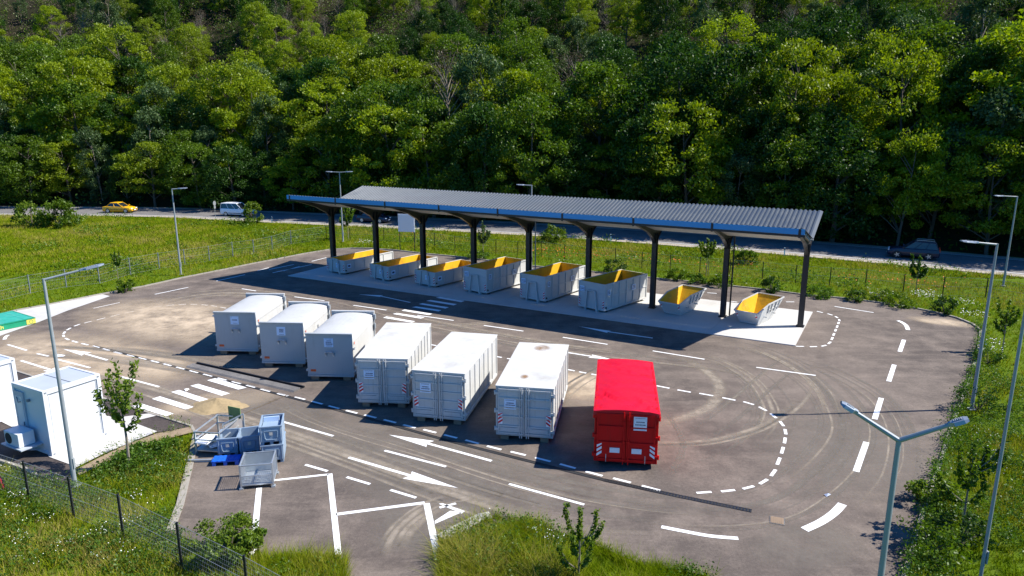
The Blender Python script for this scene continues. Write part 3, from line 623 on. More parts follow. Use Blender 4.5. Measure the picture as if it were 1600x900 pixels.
def box_container(label, loc, rot, L, signspec, paintm='white', topm='white_top', tarp=False, group=None, H=2.42):
    red = paintm == 'red'
    t = thing('roll_off_container', label, 'container', loc, rot, group)
    hw = 1.22
    m = MB()
    m.box(-hw + .04, hw - .04, .06, L - .04, .24, H - .06)
    for s in (-1, 1):                                   # ribs, rails and corner posts
        a, b = (s * hw, s * (hw - .07)); x0, x1 = min(a, b), max(a, b)
        m.box(x0, x1, .0, .14, .2, H - .045); m.box(x0, x1, L - .14, L, .2, H - .045)
        nr = 7
        for k in range(1, nr):
            y = .14 + (L - .28) * k / nr; m.box(x0, x1, y - .05, y + .05, .36, H - .14)
        e = .01 * s
        m.box(x0 - .005 if s < 0 else x0, x1 if s < 0 else x1 + .005, .14, L - .14, .2, .36); m.box(x0, x1, .14, L - .14, H - .14, H - .045)
    m.box(-hw + .07, hw - .07, L - .05, L, .2, H - .05)
    for z in (.8, 1.3, 1.8): m.box(-hw + .1, hw - .1, L, L + .04, z - .04, z + .04)
    m.box(-hw + .07, hw - .07, .0, .1, .2, .3)
    if not tarp: m.box(-hw + .07, hw - .07, .0, .1, H - .12, H - .045)
    m.build('body', paintm, t, bevel=.012)
    if not tarp:
        m = MB(); m.box(-hw - .02, hw + .02, -.02, L + .02, H - .042, H); 
        r = m.build('roof_plate', topm, t, bevel=.01)
    else:
        nx, ny = 18, 34; vs = []; rr = random.Random(5)
        bumps = [(rr.uniform(-1, 1), rr.uniform(.2, L - .2), rr.uniform(.03, .08), rr.uniform(.15, .4)) for _ in range(40)] + [(-.9, .5, .09, .35), (.85, .5, .1, .4), (-.95, 1.5, .07, .3), (.95, 1.4, .08, .3), (-.7, 2.6, .06, .25), (-.75, 3.4, .06, .25), (-.7, 4.3, .06, .25)]
        for j in range(ny + 1):
            for i in range(nx + 1):
                x = -1.27 + 2.54 * i / nx; y = -.05 + (L + .1) * j / ny
                z = H - .05 + .09 * (1 - (x / 1.27) ** 2) - .018 * abs(math.sin(y * 3.3)) + sum(h * math.exp(-((x - bx) ** 2 * 2 + (y - by) ** 2) / w ** 2) * math.cos((x + y - bx - by) * 12) for bx, by, h, w in bumps)
                vs.append((x, y, z))
        fs = [(j * (nx + 1) + i, j * (nx + 1) + i + 1, (j + 1) * (nx + 1) + i + 1, (j + 1) * (nx + 1) + i) for j in range(ny) for i in range(nx)]
        m = MB(); m.add(vs, fs)
        # hanging hem
        ring = [i for i in range(nx + 1)] + [(j + 1) * (nx + 1) - 1 for j in range(1, ny + 1)] + [ny * (nx + 1) + i for i in range(nx - 1, -1, -1)] + [j * (nx + 1) for j in range(ny - 1, 0, -1)]
        o = len(m.v); hem = [(vs[k][0] * 1.004, vs[k][1], vs[k][2] - .16 - .03 * math.sin(k * 1.7)) for k in ring]
        m.add([vs[k] for k in ring] + hem, [(k, (k + 1) % len(ring), len(ring) + (k + 1) % len(ring), len(ring) + k) for k in range(len(ring))])
        m.build('tarpaulin', 'red_tarp', t, smooth=True)
    for s in (-1, 1):
        x0, x1 = (-hw + .09, -.012) if s < 0 else (.012, hw - .09)
        m = MB(); m.box(x0, x1, -.035, .0, .3, H - .12)
        m.box(x0, x0 + .07, -.06, -.035, .3, H - .12); m.box(x1 - .07, x1, -.06, -.035, .3, H - .12)
        zz = (.3, .62, 1.05, 1.46, 1.86, H - .19) if not red else (.3, 1.0, 1.66, H - .19)
        for z in zz: m.box(x0 + .07, x1 - .07, -.075, -.035, z, z + .07)
        if not red:                                    # folded lifting plate at the foot of the door
            a = [(x0 + .12, .60), (x1 - .32, .60), (x1 - .1, .72), (x1 - .1, .42), (x0 + .12, .42)] if s < 0 else [(x0 + .1, .72), (x0 + .32, .60), (x1 - .12, .60), (x1 - .12, .42), (x0 + .1, .42)]
            m.ext(a, -.085, -.06, axis='y')
        d = m.build('door', paintm, t, bevel=.006)
        for k in (0, 1):
            if red and k: continue
            x = s * (.10 if k == 0 else .30 if False else .19)
            m = MB(); m.cyl((x, -.10, .16), (x, -.10, H - .03), .022, n=8); 
            for z in (.35, 1.1, 1.9): m.box(x - .05, x + .05, -.115, -.055, z - .03, z + .03)
            m.build('lock_bar', paintm, d)
        for z in (.5, 1.3, 2.1):
            m = MB(); m.cyl((s * (hw + .035), -.01, z - .09), (s * (hw + .035), -.01, z + .09), .035, n=8); m.box(min(s * (hw - .1), s * (hw + .03)), max(s * (hw - .1), s * (hw + .03)), -.07, -.03, z - .05, z + .05)
            m.build('hinge', paintm, d)
        xm = (x0 + .02, x0 + .21) if s < 0 else (x1 - .21, x1 - .02)
        chevron(d, xm[0], xm[1], .74 if not red else .45, 1.24 if not red else 1.0, -.064, s > 0, *(('mark_white', 'mark_red') if not red else ('red', 'mark_white')))
        if red:
            m = MB(); m.box(s * .42 - .19, s * .42 + .19, -.064, -.058 + .02, .62, .82); m.build('reflector_plate', 'sign_white', d)
            m = MB(); m.tube([(s * .75, -.07, .55), (s * .75, -.11, .4), (s * .75, -.09, .22)], .012, 5); m.build('door_chain', 'galv', d)
        if signspec and signspec[0] == s:
            x = signspec[1]; sign_plate(d, x - .25, x + .25, 1.42 if not red else 1.60, 1.86 if not red else 2.16, -.062, 'sign_white' if red else 'sign')
    rollers(t, .35); rollers(t, L - .35); skids(t, L, paintm)
    if not red:
        for s in (-1, 1):
            m = MB(); m.box(s * .85 - .17, s * .85 + .17, -.01, .2, .0 + .004, .19); m.build('timber_block', 'wood', t)
    return t
G1 = 'white closed roll-off containers in the front row'
box_container('white closed container standing between a domed lid container and another white closed container', (-6.05, 31.62), R(-4), 6.0, (-1, -.62), group=G1)
box_container('white closed container in the middle of the three flat roofed ones', (-3.256, 29.81), R(-12.5), 6.0, (-1, -.58), group=G1)
bc = box_container('white closed container with a rust stain on its roof beside the red one', (.52, 27.95), R(-10.1), 6.05, (-1, -.6), group=G1)
rs_ = blot('rust_stain', (.0, 5.3), .42, .5, 0, 2.424, 'rust'); del rs_['kind']; rs_.parent = bc
rs_ = blot('rust_stain', (-.2, 1.2), .2, .3, 0, 2.424, 'rust'); del rs_['kind']; rs_.parent = bc
box_container('red closed container with a red tarpaulin roof at the right end of the row', (4.40, 25.60), R(-8.1), 6.05, (1, .52), 'red', tarp=True, H=2.36)

# ------------------------------------------------------------------ domed containers
def dome_container(label, loc, rot, rows):
    t = thing('domed_container', label, 'container', loc, rot, 'white containers with domed lids in the front row')
    L, hw, H = 4.5, 1.2, 2.55
    m = MB(); m.box(-hw + .03, hw - .03, .05, L - .05, .24, 2.08)
    for s in (-1, 1):
        x0, x1 = min(s * hw, s * (hw - .05)), max(s * hw, s * (hw - .05)); m.box(x0, x1, .05, L - .05, .22, .4); m.box(x0, x1, .05, L - .05, 1.98, 2.08)
    m.build('body', 'white', t, bevel=.01)
    n = 14; pr = [(-hw + .0, 2.085)] + [(-(hw - .01) * math.cos(PI * k / n), 2.22 + .25 * math.sin(PI * k / n) ** .8) for k in range(n + 1)] + [(hw, 2.085)]
    m = MB(); m.ext(pr, .05, L - .05, axis='y'); m.build('domed_lid', 'white', t)
    m = MB(); m.box(-hw - .02, hw + .02, -.0, .05, .3, H - .05); m.box(-hw - .04, hw + .04, -.1, .07, H - .05, H); m.box(-hw - .03, hw + .03, -.05, .0, H - .13, H - .05)
    m.box(-hw - .02, hw + .02, -.06, .05, .2, .3)
    fp = m.build('front_panel', 'grey_panel', t, bevel=.01)
    sign_plate(fp, -.27, .21, 1.8, 2.28, -.002, 'sign', rows)
    m = MB(); m.tube([(-.2, -.0, 1.35), (-.2, -.12, 1.52), (-.17, -.17, 1.57), (.0, -.17, 1.6), (.17, -.17, 1.57), (.2, -.12, 1.52), (.2, -.0, 1.35)], .03, 6); m.box(-.24, -.16, -.05, 0, 1.3, 1.55); m.box(.16, .24, -.05, 0, 1.3, 1.55)
    m.build('handle', 'galv', fp)
    m = MB(); m.box(-1.06, -.78, -.016, 0, .46, .58); m.box(-.97, -.96, -.02, -.016, .47, .57, 1); m.box(-.87, -.86, -.02, -.016, .47, .57, 1); m.build('reflector', ['orange', 'ink'], fp)
    m = MB(); m.box(-hw - .03, hw + .03, L - .05, L, .2, 2.0); m.box(-hw - .03, hw + .03, L - .03, L + .03, 2.0, H - .06); m.box(-hw - .04, hw + .04, L - .1, L + .07, H - .06, H)
    m.box(hw - .02, hw + .03, L - .1, L + .07, .3, H - .06); m.box(-hw - .03, -hw + .02, L - .1, L + .07, .3, H - .06); m.build('rear_frame', 'white', t, bevel=.01)
    m = MB(); m.box(-.9, 1.0, L + .08, L + .85, .25, 1.95); m.box(.5, .95, L + .09, L + .8, 1.95, 2.2); m.build('pump_housing', 'white', t, bevel=.015)
    m = MB()
    for z, l in ((2.25, .18), (1.7, .14)): m.box(hw + .03, hw + .03 + l * .6, L - .25, L - .05, z - .14, z + .14)
    m.tube([(hw + .06, L - .15, 2.1), (hw + .07, L - .2, 1.5), (hw + .05, L - .3, 1.0)], .02, 5); m.build('hydraulic_valve', 'galv_pole', t)
    for s, z in ((-1, 2.28), (-1, .52), (1, .5), (1, 1.72)):
        m = MB(); m.cyl((s * (hw + .02), .04, z), (s * (hw + .11), .04, z), .04, n=8); m.box(min(s * (hw + .04), s * (hw + .09)), max(s * (hw + .04), s * (hw + .09)), .0, .2, z - .05, z + .05); m.build('latch', 'galv', t)
    m = MB(); m.box(hw + .002, hw + .012, .35, .42, 1.86, 2.0); m.build('side_reflector', 'orange', t)
    rollers(t, .4); rollers(t, L - .4); skids(t, L, 'white')
    for s in (-1, 1):
        m = MB(); m.box(s * .85 - .2, s * .85 + .2, -.02, .2, .004, .195); m.build('timber_block', 'wood', t)
    return t
dome_container('domed lid container at the left end of the front row, beside the sandy patch', (-15.84, 39.45), R(-3.2), ((.55, .06, .2, .8), (.15, .02, .3, .8), (.92, .02, .05, .2)))
dome_container('domed lid container standing between two other domed ones', (-12.51, 37.30), R(-3.4), ((.72, .045, .3, .8), (.58, .045, .3, .75), (.42, .05, .3, .8), (.12, .02, .25, .8)))
dome_container('domed lid container standing against the flat roofed white containers', (-9.41, 35.23), R(-3.6), ((.72, .03, .3, .8), (.55, .055, .2, .8), (.35, .06, .2, .85), (.14, .03, .25, .8), (.92, .02, .1, .85)))

# ------------------------------------------------------------------ open hook-lift containers under the canopy
def open_container(label, loc, rot, H, L, signs=True, group=None):
    t = thing('hook_lift_container', label, 'container', loc, rot, group)
    hw = 1.17; z0 = .22; m = MB()
    def wall(x0, x1, y0, y1): m.box(x0, x1, y0, y1, z0 + .06, H - .06)
    wall(-hw + .05, -hw + .08, .05, L - .05); wall(hw - .08, hw - .05, .05, L - .05); wall(-hw + .08, hw - .08, .05, .08)
    m.box(-hw + .05, hw - .05, .05, L - .05, z0, z0 + .06)
    for s in (-1, 1):
        x0, x1 = min(s * hw, s * (hw - .06)), max(s * hw, s * (hw - .06))
        m.box(x0 - (.03 if s > 0 else 0), x1 + (.03 if s < 0 else 0), .0, L, H - .09, H)
        m.box(x0, x1, .0, L, z0 - .02, z0 + .1); nr = 6 if H > 1.6 else 5
        for k in range(nr + 1):
            y = .03 + (L - .06) * k / nr; m.box(x0 + (.004 if s > 0 else .0), x1 - (.0 if s > 0 else .004), max(0.002, y - .045), min(L - .002, y + .045), z0 + .1, H - .09)
        if H > 1.6: m.box(x0 + .012, x1 - .012, .05, L - .05, 1.1, 1.17)
    m.box(-hw + .06, hw - .06, -.0, .07, H - .09, H - .002); m.box(-hw + .06, hw - .06, 0, .06, z0 - .02, z0 + .12)
    for s in (-1, 1):
        for z in ((.62, 1.0, 1.4, 1.78) if H > 1.6 else (.55, .9)): m.box(min(s * .55, s * (hw - .06)), max(s * .55, s * (hw - .06)), .01, .05, z - .03, z + .03)
    m.build('body', 'white', t, bevel=.008)
    m = MB(); a = hw - .083
    m.box(-a, a, .083, L - .08, z0 + .062, z0 + .075)
    m.box(-a, -a + .008, .083, L - .08, z0 + .075, H - .02); m.box(a - .008, a, .083, L - .08, z0 + .075, H - .02); m.box(-a + .008, a - .008, .083, .091, z0 + .075, H - .02); m.box(-a + .008, a - .008, L - .09, L - .081, z0 + .075, H - .02)
    m.build('lining', 'yellow_in', t)
    for s in (-1, 1):
        m = MB(); x0, x1 = (-hw, -.01) if s < 0 else (.01, hw); m.box(x0, x1, L - .04, L + .02, z0 + .02, H - .03)
        for z in (.6, 1.0): m.box(x0 + .06, x1 - .06, L + .02, L + .05, z - .03, z + .03)
        m.build('rear_door', 'white', t, bevel=.006)
    m = MB(); zt = 1.52 if H > 1.6 else 1.34
    for s in (-1, 1):
        m.bar((s * .52, -.07, .02), (s * .33, -.07, zt), .1, .1, up=(0, 1, 0)); m.box(s * .52 - .05, s * .52 + .05, -.12, .2, .02, .24)
    m.bar((-.36, -.07, zt), (.36, -.07, zt), .1, .1); m.cyl((-.1, -.16, zt - .02), (.1, -.16, zt - .02), .03, n=8); m.box(-.06, -.03, -.17, -.05, zt - .06, zt + .04); m.box(.03, .06, -.17, -.05, zt - .06, zt + .04)
    if H < 1.6: m.box(-.3, .3, -.03, .01, .5, zt - .05)
    m.build('hook_frame', 'white', t, bevel=.006)
    for s in (-1, 1):
        x = (-hw + .07, -hw + .19) if s < 0 else (hw - .19, hw - .07)
        chevron(t, x[0], x[1], .34, .9 if H > 1.6 else .95, -.004, s < 0)
    if H > 1.6:
        sign_plate(t, -hw + .14, -hw + .54, H - .75, H - .35, -.006, 'sign', ((.7, .04, .1, .9), (.45, .06, .1, .9), (.15, .03, .1, .9)))
        for y0, y1, z in ((.3, .62, H - .62), (L * .62, L * .62 + .5, H - .72)):
            m = MB(); m.box(hw + .001, hw + .008, y0, y1, z - .2, z + .2)
            for k in range(3): m.box(hw + .008, hw + .011, y0 + .06, y1 - .06, z - .12 + k * .1, z - .07 + k * .1, 1)
            m.build('sign_plate', ['sign', 'ink'], t)
    else:
        sign_plate(t, .1, .5, .62, 1.0, -.04, 'sign', ((.6, .07, .2, .8), (.2, .03, .2, .8)))
        m = MB(); m.box(hw + .001, hw + .008, .32, .75, .6, .95); m.box(hw + .008, hw + .011, .4, .65, .7, .85, 1); m.build('sign_plate', ['sign', 'ink'], t)
    m = MB(); m.cyl((hw - .05, .16, .42), (hw + .04, .16, .42), .06, n=10); m.build('latch_knob', 'steel_dark', t)
    rollers(t, L - .35, .12); rollers(t, .5, .12); skids(t, L, 'white')
    return t
GL, GT = 'low open containers with yellow lining under the canopy', 'tall open containers with yellow lining under the canopy'
def frontc(x, y, rot): return (x, y)
open_container('low open container with yellow lining at the left end under the canopy', (-15.5, 61.7), R(-36), 1.3, 5.9, group=GL)
open_container('low open container with yellow lining between two other low ones', (-11.19, 59.0), R(-38), 1.32, 5.85, group=GL)
open_container('low open container with yellow lining next to the tall ones', (-7.07, 56.7), R(-38.5), 1.31, 5.6, group=GL)
open_container('tall open container with yellow lining next to the low ones', (-2.89, 54.3), R(-37.5), 2.05, 5.3, group=GT)
open_container('tall open container with yellow lining between two other tall ones', (1.52, 51.75), R(-37.5), 2.05, 5.5, group=GT)
open_container('tall open container with yellow lining nearest to the open skips', (5.61, 49.05), R(-43.5), 2.1, 5.25, group=GT)

# ------------------------------------------------------------------ skips
def skip(label, loc, rot):
    t = thing('skip', label, 'skip', loc, rot, 'small yellow lined skips under the canopy')
    # outer corners: base and rim, y from the near lip backwards
    b = [(-.62, .62, .06), (.62, .62, .06), (.62, 2.75, .06), (-.62, 2.75, .06)]
    r = [(-.80, .0, .98), (.80, .0, .98), (.90, 1.45, 1.36), (.92, 3.95, 1.42), (-.92, 3.95, 1.42), (-.90, 1.45, 1.36)]
    def shell(m, k, dz):
        B = [(x * k, y + (.03 if y < 1 else -.03) * (k < 1), z + dz) for x, y, z in b]; T = [(x * k, y + ((.02 if y < 1 else -.02 if y > 2 else 0) if k < 1 else 0), z - (.0 if k == 1 else .004)) for x, y, z in r]
        v = B + T
        m.add(v, [(0, 3, 2, 1), (0, 1, 5, 4), (1, 2, 6), (1, 6, 5), (2, 7, 6), (2, 3, 8, 7), (3, 9, 8), (3, 0, 9), (0, 4, 9)])
    m = MB(); shell(m, 1, 0)
    rr = r + [r[0]]
    for i in range(6): m.bar(rr[i], rr[i + 1], .07, .07)
    for s in (-1, 1):
        for y in (1.55, 2.1, 2.7, 3.3): m.bar((s * .925, y, 1.33), (s * (.80), y * .85 + .3, .72), .07, .05)
        m.bar((s * .80, 1.5, .9), (s * .82, 3.2, .95), .05, .06)
        m.cyl((s * .7, 1.2, .55), (s * .95, 1.2, .55), .04, n=8); m.cyl((s * .7, 2.6, .55), (s * .95, 2.6, .55), .04, n=8)
    for x in (-.45, .45): m.box(x - .05, x + .05, .6, 2.8, .0, .06)
    m.bar((-.6, .53, .18), (.6, .53, .18), .05, .06)
    m.build('body', 'white', t, fix=False)
    m = MB(); shell(m, .965, .03); m.build('lining', 'yellow_in', t, fix=False)
    for s in (-1, 1):
        m = MB(); x0, x1 = (-.72, -.6) if s < 0 else (.6, .72)
        yy = lambda z: .62 * (1 - (z - .06) / .92) - .012
        m.add([(x0, yy(.55), .55), (x1, yy(.55), .55), (x1, yy(.85), .85), (x0, yy(.85), .85)], [(0, 1, 2, 3)]); m.add([(x0, yy(.62) - .003, .62), (x1, yy(.7) - .003, .7), (x1, yy(.8) - .003, .8), (x0, yy(.72) - .003, .72)], [(0, 1, 2, 3)], 1)
        m.build('warning_marking', ['mark_white', 'mark_red'], t)
    return t
skip('small white skip with yellow lining, fully in the shade beside the tall open container', (10.75, 47.55), R(-39))
skip('small white skip with sunlit yellow lining near the right end of the slab', (15.28, 45.2), R(-42))

# ------------------------------------------------------------------ cabins
def cabin(label, loc, rot, w, L, H, ac=True, lad=False):
    t = thing('site_cabin', label, 'cabin', loc, rot, 'white site cabins beside the entrance')
    m = MB(); m.box(-w / 2 + .05, w / 2 - .05, .05, L - .05, .08, H - .1); m.build('wall', 'cabin', t)
    m = MB()
    for sx in (-1, 1):
        for y in (.08, L - .08): m.box(sx * (w / 2 - .08) - .08, sx * (w / 2 - .08) + .08, y - .08, y + .08, .03, H)
    for y0, y1 in ((0, .12), (L - .12, L)): m.box(-w / 2 + .16, w / 2 - .16, y0, y1, H - .18, H - .002); m.box(-w / 2 + .16, w / 2 - .16, y0, y1, .03, .15)
    for sx in (-1, 1):
        x0, x1 = min(sx * w / 2, sx * (w / 2 - .12)), max(sx * w / 2, sx * (w / 2 - .12)); m.box(x0, x1, .16, L - .16, H - .18, H - .002); m.box(x0, x1, .16, L - .16, .03, .15)
    m.build('frame', 'cabin', t, bevel=.012)
    m = MB(); m.box(-w / 2 + .13, w / 2 - .13, .13, L - .13, H - .1, H - .03); m.box(-w / 2 + .13, w / 2 - .13, L * .52 - .01, L * .52 + .01, H - .03, H - .012, 1); m.build('roof', ['cabin_roof', 'trim_grey'], t)
    for sx in (-1, 1):
        for y in (.1, L - .1):
            m = MB(); m.box(sx * (w / 2 - .02) - .03, sx * (w / 2 - .02) + .03, y - .04, y + .04, H - .12, H - .06); m.box(sx * (w / 2 - .02) - .03, sx * (w / 2 - .02) + .03, y - .04, y + .04, .06, .12); m.build('corner_casting', 'trim_grey', t)
    # door with its dark seam on the side face
    x = w / 2 - .05
    m = MB(); m.box(x, x + .015, .22, L - .24, .18, H - .24); m.build('side_panel', 'cabin', t)
    m = MB(); m.box(x, x + .012, L - .24, L - .21, .18, H - .22); m.box(x, x + .012, .3, L - .24, H - .24, H - .215); m.build('door_seam', 'trim_grey', t)
    if ac:
        m = MB(); m.box(-w / 2 + .1, -w / 2 + .75, -.012, .05, .15, H - .3); m.box(-w / 2 + .2, -w / 2 + .65, -.02, -.012, .3, H - .5, 1); d = m.build('door', ['cabin_roof', 'cabin'], t)
        m = MB(); m.box(-w / 2 + .58, -w / 2 + .62, -.06, -.02, 1.05, 1.2); m.build('handle', 'trim_grey', d)
        m = MB(); m.tube([(-w / 2 + .3, -.03, H - .55), (-w / 2 + .45, -.07, H - .75), (-w / 2 + .6, -.06, H - .7)], .02, 5); m.box(-w / 2 + 1.05, -w / 2 + 1.15, -.06, .05, H - .62, H - .52); m.build('cable', 'trim_grey', t)
        m = MB(); m.box(-.75, .25, -.72, -.1, .48, 1.05); a = m.build('air_conditioner', 'cabin', t, bevel=.02)
        m = MB(); m.cyl((-.752, -.41, .77), (-.762, -.41, .77), .24, n=20); m.cyl((-.45, -.722, .77), (-.45, -.732, .77), .23, n=20); m.build('fan_grille', 'steel_black', a)
        m = MB(); m.box(-.95, .5, -.8, .05, .42, .47); m.bar((-.7, -.75, .44), (-.7, .05, .1), .05, .05); m.bar((.2, -.75, .44), (.2, .05, .1), .05, .05); m.build('bracket', 'cabin_roof', t)
    return t
# the cabin's local x runs along the shaded end, y along the sunlit side
cb = cabin('white site cabin with an air conditioner on its end, standing on the concrete apron', (-19.45, 27.0), R(-28.3), 2.2, 2.35, 2.78)
cabin('white site cabin at the left photo edge, behind the one with the air conditioner', (-25.55, 28.3), R(-28.3), 3.2, 3.6, 2.75, ac=False)

# ------------------------------------------------------------------ weighbridge
wt = thing('weighbridge', 'green weighbridge deck with yellow lettering at the left edge beside the lawn', 'weighbridge', (-31.73, 45.87, 0), R(-33))
m = MB(); m.box(-3.1, -.04, -14, -.04, .34, .42)
for k in range(9): m.box(-3.0, -.14, -.6 - k * 1.5, -.56 - k * 1.5, .42, .428)
m.build('deck', 'green_deck', wt, bevel=.01)
m = MB(); m.box(-.04, .03, -14, .03, .03, .43); m.box(-3.17, -3.1, -14, .03, .03, .43); m.box(-3.1, -.04, -.04, .03, .03, .43); m.box(.03, .06, -14, .03, .38, .43)
m.build('side_beam', 'green_side', wt)
m = MB(); m.box(.03, .045, -.52, .02, .06, .37)
for k in range(12):
    t = 2 * PI * k / 12; m.box(.045, .05, -.25 + .11 * math.cos(t) - .02, -.25 + .11 * math.cos(t) + .02, .215 + .11 * math.sin(t) - .02, .215 + .11 * math.sin(t) + .02, 1)
m.build('emblem_plate', ['yellow', 'green_side'], wt)
m = MB()
rl = random.Random(3)
for k in range(9):
    y = -1.9 - k * .2; h = .24 if k in (0, 3, 6) else .17
    m.box(.03, .04, y - .14, y - .10, .1, .1 + h); m.box(.03, .04, y - .02, y + .02, .1, .27); m.box(.03, .04, y - .10, y - .02, .1 if k % 2 else .23, .14 if k % 2 else .27)
m.build('lettering', 'yellow', wt)

# ------------------------------------------------------------------ pallet boxes, stillages, sand
def pallet_box(label, loc, rot, w=.8, d=1.15, h=.78, fill=False):
    t = thing('pallet_box', label, 'plastic box', loc, rot, 'blue grey plastic pallet boxes')
    m = MB(); z0 = .12
    x0, x1, y0, y1 = -w / 2, w / 2, 0, d; th = .035
    m.box(x0, x1, y0, y0 + th, z0, h); m.box(x0, x1, y1 - th, y1, z0, h); m.box(x0, x0 + th, y0 + th, y1 - th, z0, h); m.box(x1 - th, x1, y0 + th, y1 - th, z0, h); m.box(x0 + th, x1 - th, y0 + th, y1 - th, z0, z0 + .03)
    m.box(x0 - .02, x1 + .02, y0 - .02, y0 + .001, h - .06, h); m.box(x0 - .02, x1 + .02, y1 - .001, y1 + .02, h - .06, h); m.box(x0 - .02, x0 + .001, y0, y1, h - .06, h); m.box(x1 - .001, x1 + .02, y0, y1, h - .06, h)
    for s in (x0 + .04, x1 - .07): m.box(s, s + .03, y0 - .02, y0, z0 + .02, h - .06)
    m.build('body', 'plastic_grey', t, bevel=.008)
    m = MB(); a = w * .3
    pts = [(-a, -.012, .56), (-a * .9, -.014, .30), (-a * .7, -.016, .22), (a * .7, -.016, .22), (a * .9, -.014, .30), (a, -.012, .56)]
    m.tube(pts, .018, 5); m.bar((-a, -.01, .58), (a, -.01, .58), .03, .03); m.build('drop_flap', 'plastic_in', t)
    for x in (x0 + .02, -.06, x1 - .14): 
        m = MB(); m.box(x, x + .12, .02, d - .02, .0, z0); m.build('runner', 'plastic_in', t)
    m = MB(); m.box(-.06, .06, -.02, -.008, .4, .54); m.build('label_pocket', 'card', t)
    return t
pallet_box('blue grey plastic pallet box standing in front of the open stillage', (-11.43, 26.55), R(11), .78, .95, .78)
pallet_box('blue grey plastic pallet box with its back to the stack of two boxes', (-10.62, 26.75), R(18), .78, .95, .78)
pallet_box('lower pallet box of the stack of two, mostly hidden by the mesh stillage', (-9.43, 25.95), R(13), .84, 1.2, .78)
pallet_box('upper pallet box of the stack of two, holding folded flat boxes', (-9.43, 25.95, .79), R(13), .84, 1.2, .78)
tt = thing('folded_box', 'pale folded plastic box lying inside the upper stacked pallet box', 'plastic box', (-9.55, 26.35, 1.2), R(13))
m = MB(); m.box(-.33, .33, -.1, .5, 0, .2); m.box(-.30, .30, .42, .46, .2, .42)
for k in range(5): m.box(-.28 + k * .12, -.25 + k * .12, -.115, -.1, .02, .18)
m.build('body', 'sign', tt, bevel=.01)
m = MB(); m.box(-.32, .32, -.095, .40, .2, .215); m.build('lid', 'plastic_grey', tt)
bp = thing('plastic_pallet', 'bright blue plastic pallet lying on the asphalt in front of the pallet boxes', 'pallet', (-11.25, 25.85), R(8))
m = MB(); m.box(-.52, .52, -.12, .4, .15, .2)
for k in range(6): m.box(-.5 + k * .18, -.42 + k * .18, -.125, .4, .2, .21)
m.build('deck', 'plastic_blue', bp, bevel=.01)
for x in (-.5, -.07, .36):
    m = MB(); m.box(x, x + .14, -.12, .4, .0, .15); m.build('runner', 'plastic_blue', bp, bevel=.01)
def meshwall(m, p0, p1, z0, z1, st, r=.006):
    p0, p1 = Vector(p0), Vector(p1); L = (p1 - p0).length; n = max(1, round(L / st))
    for k in range(1, n): p = p0.lerp(p1, k / n); m.bar((*p.xy, z0), (*p.xy, z1), r, r)
    k = max(1, round((z1 - z0) / st))
    for j in range(1, k): z = z0 + (z1 - z0) * j / k; m.bar((*p0.xy, z), (*p1.xy, z), r, r)
def stillage(label, loc, rot, w, d, h, meshw=True):
    t = thing('stillage', label, 'stillage', loc, rot)
    m = MB()
    for x in (-w / 2, w / 2):
        for y in (0, d): m.box(x - .03, x + .03, y - .03, y + .03, 0, h)
    m.build('corner_post', 'galv', t)
    m = MB()
    for z in (.16, h - .04) if meshw else (.16, .62, h - .03):
        for y in (0, d): m.bar((-w / 2, y, z), (w / 2, y, z), .04, .05)
        for x in (-w / 2, w / 2): m.bar((x, 0, z), (x, d, z), .04, .05)
    if meshw: m.bar((-w / 2, -.01, .52), (w / 2, -.01, .52), .04, .04)
    m.build('rail', 'galv', t)
    m = MB(); m.box(-w / 2 + .03, w / 2 - .03, .03, d - .03, .17, .185)
    for k in range(5): m.box(-w / 2 + .05, w / 2 - .05, .08 + k * d / 5.2, .12 + k * d / 5.2, .185, .20)
    m.build('floor', 'galv', t)
    return t
cg = stillage('galvanised mesh stillage standing alone in front of the stacked pallet boxes', (-9.36, 23.97), R(10.8), 1.12, 1.05, .97)
m = MB(); meshwall(m, (-.56, 0, 0), (-.56, 1.05, 0), .2, .93, .07, .009); meshwall(m, (.56, 0, 0), (.56, 1.05, 0), .2, .93, .07, .009); meshwall(m, (-.56, 0, 0), (.56, 0, 0), .2, .5, .05, .012); m.build('mesh', 'galv', cg)
m = MB(); m.box(-.53, .53, 1.03, 1.045, .2, .93); m.build('back_panel', 'galv', cg)
for x in (-.56, .56):
    m = MB(); m.box(x - .07, x + .07, -.06, .1, 0, .06); m.box(x - .07, x + .07, .95, 1.11, 0, .06); m.build('foot', 'galv', cg)
og = stillage('open rusty framed stillage holding pale scrap boards beside the lawn corner', (-12.28, 26.7), R(-8), 1.05, 1.7, .98, False)
m = MB(); m.bar((-.02, 1.76, .95), (.62, 1.58, .95), .03, .85); m.build('green_panel', 'green_board', og)
m = MB(); m.bar((-.0, 1.2, .78), (.72, 1.62, 1.12), .05, .05); m.bar((.72, 1.62, 1.12), (.72, 1.62, .35), .05, .05); m.bar((-.0, 1.2, .78), (-.0, 1.2, .2), .05, .05); m.bar((.0, 1.2, .22), (.72, 1.62, .37), .05, .05); m.build('swung_gate', 'galv', og)
m = MB(); m.bar((.08, 1.25, .55), (.70, 1.61, .70), .02, .46); m.build('pale_panel', 'card', og)
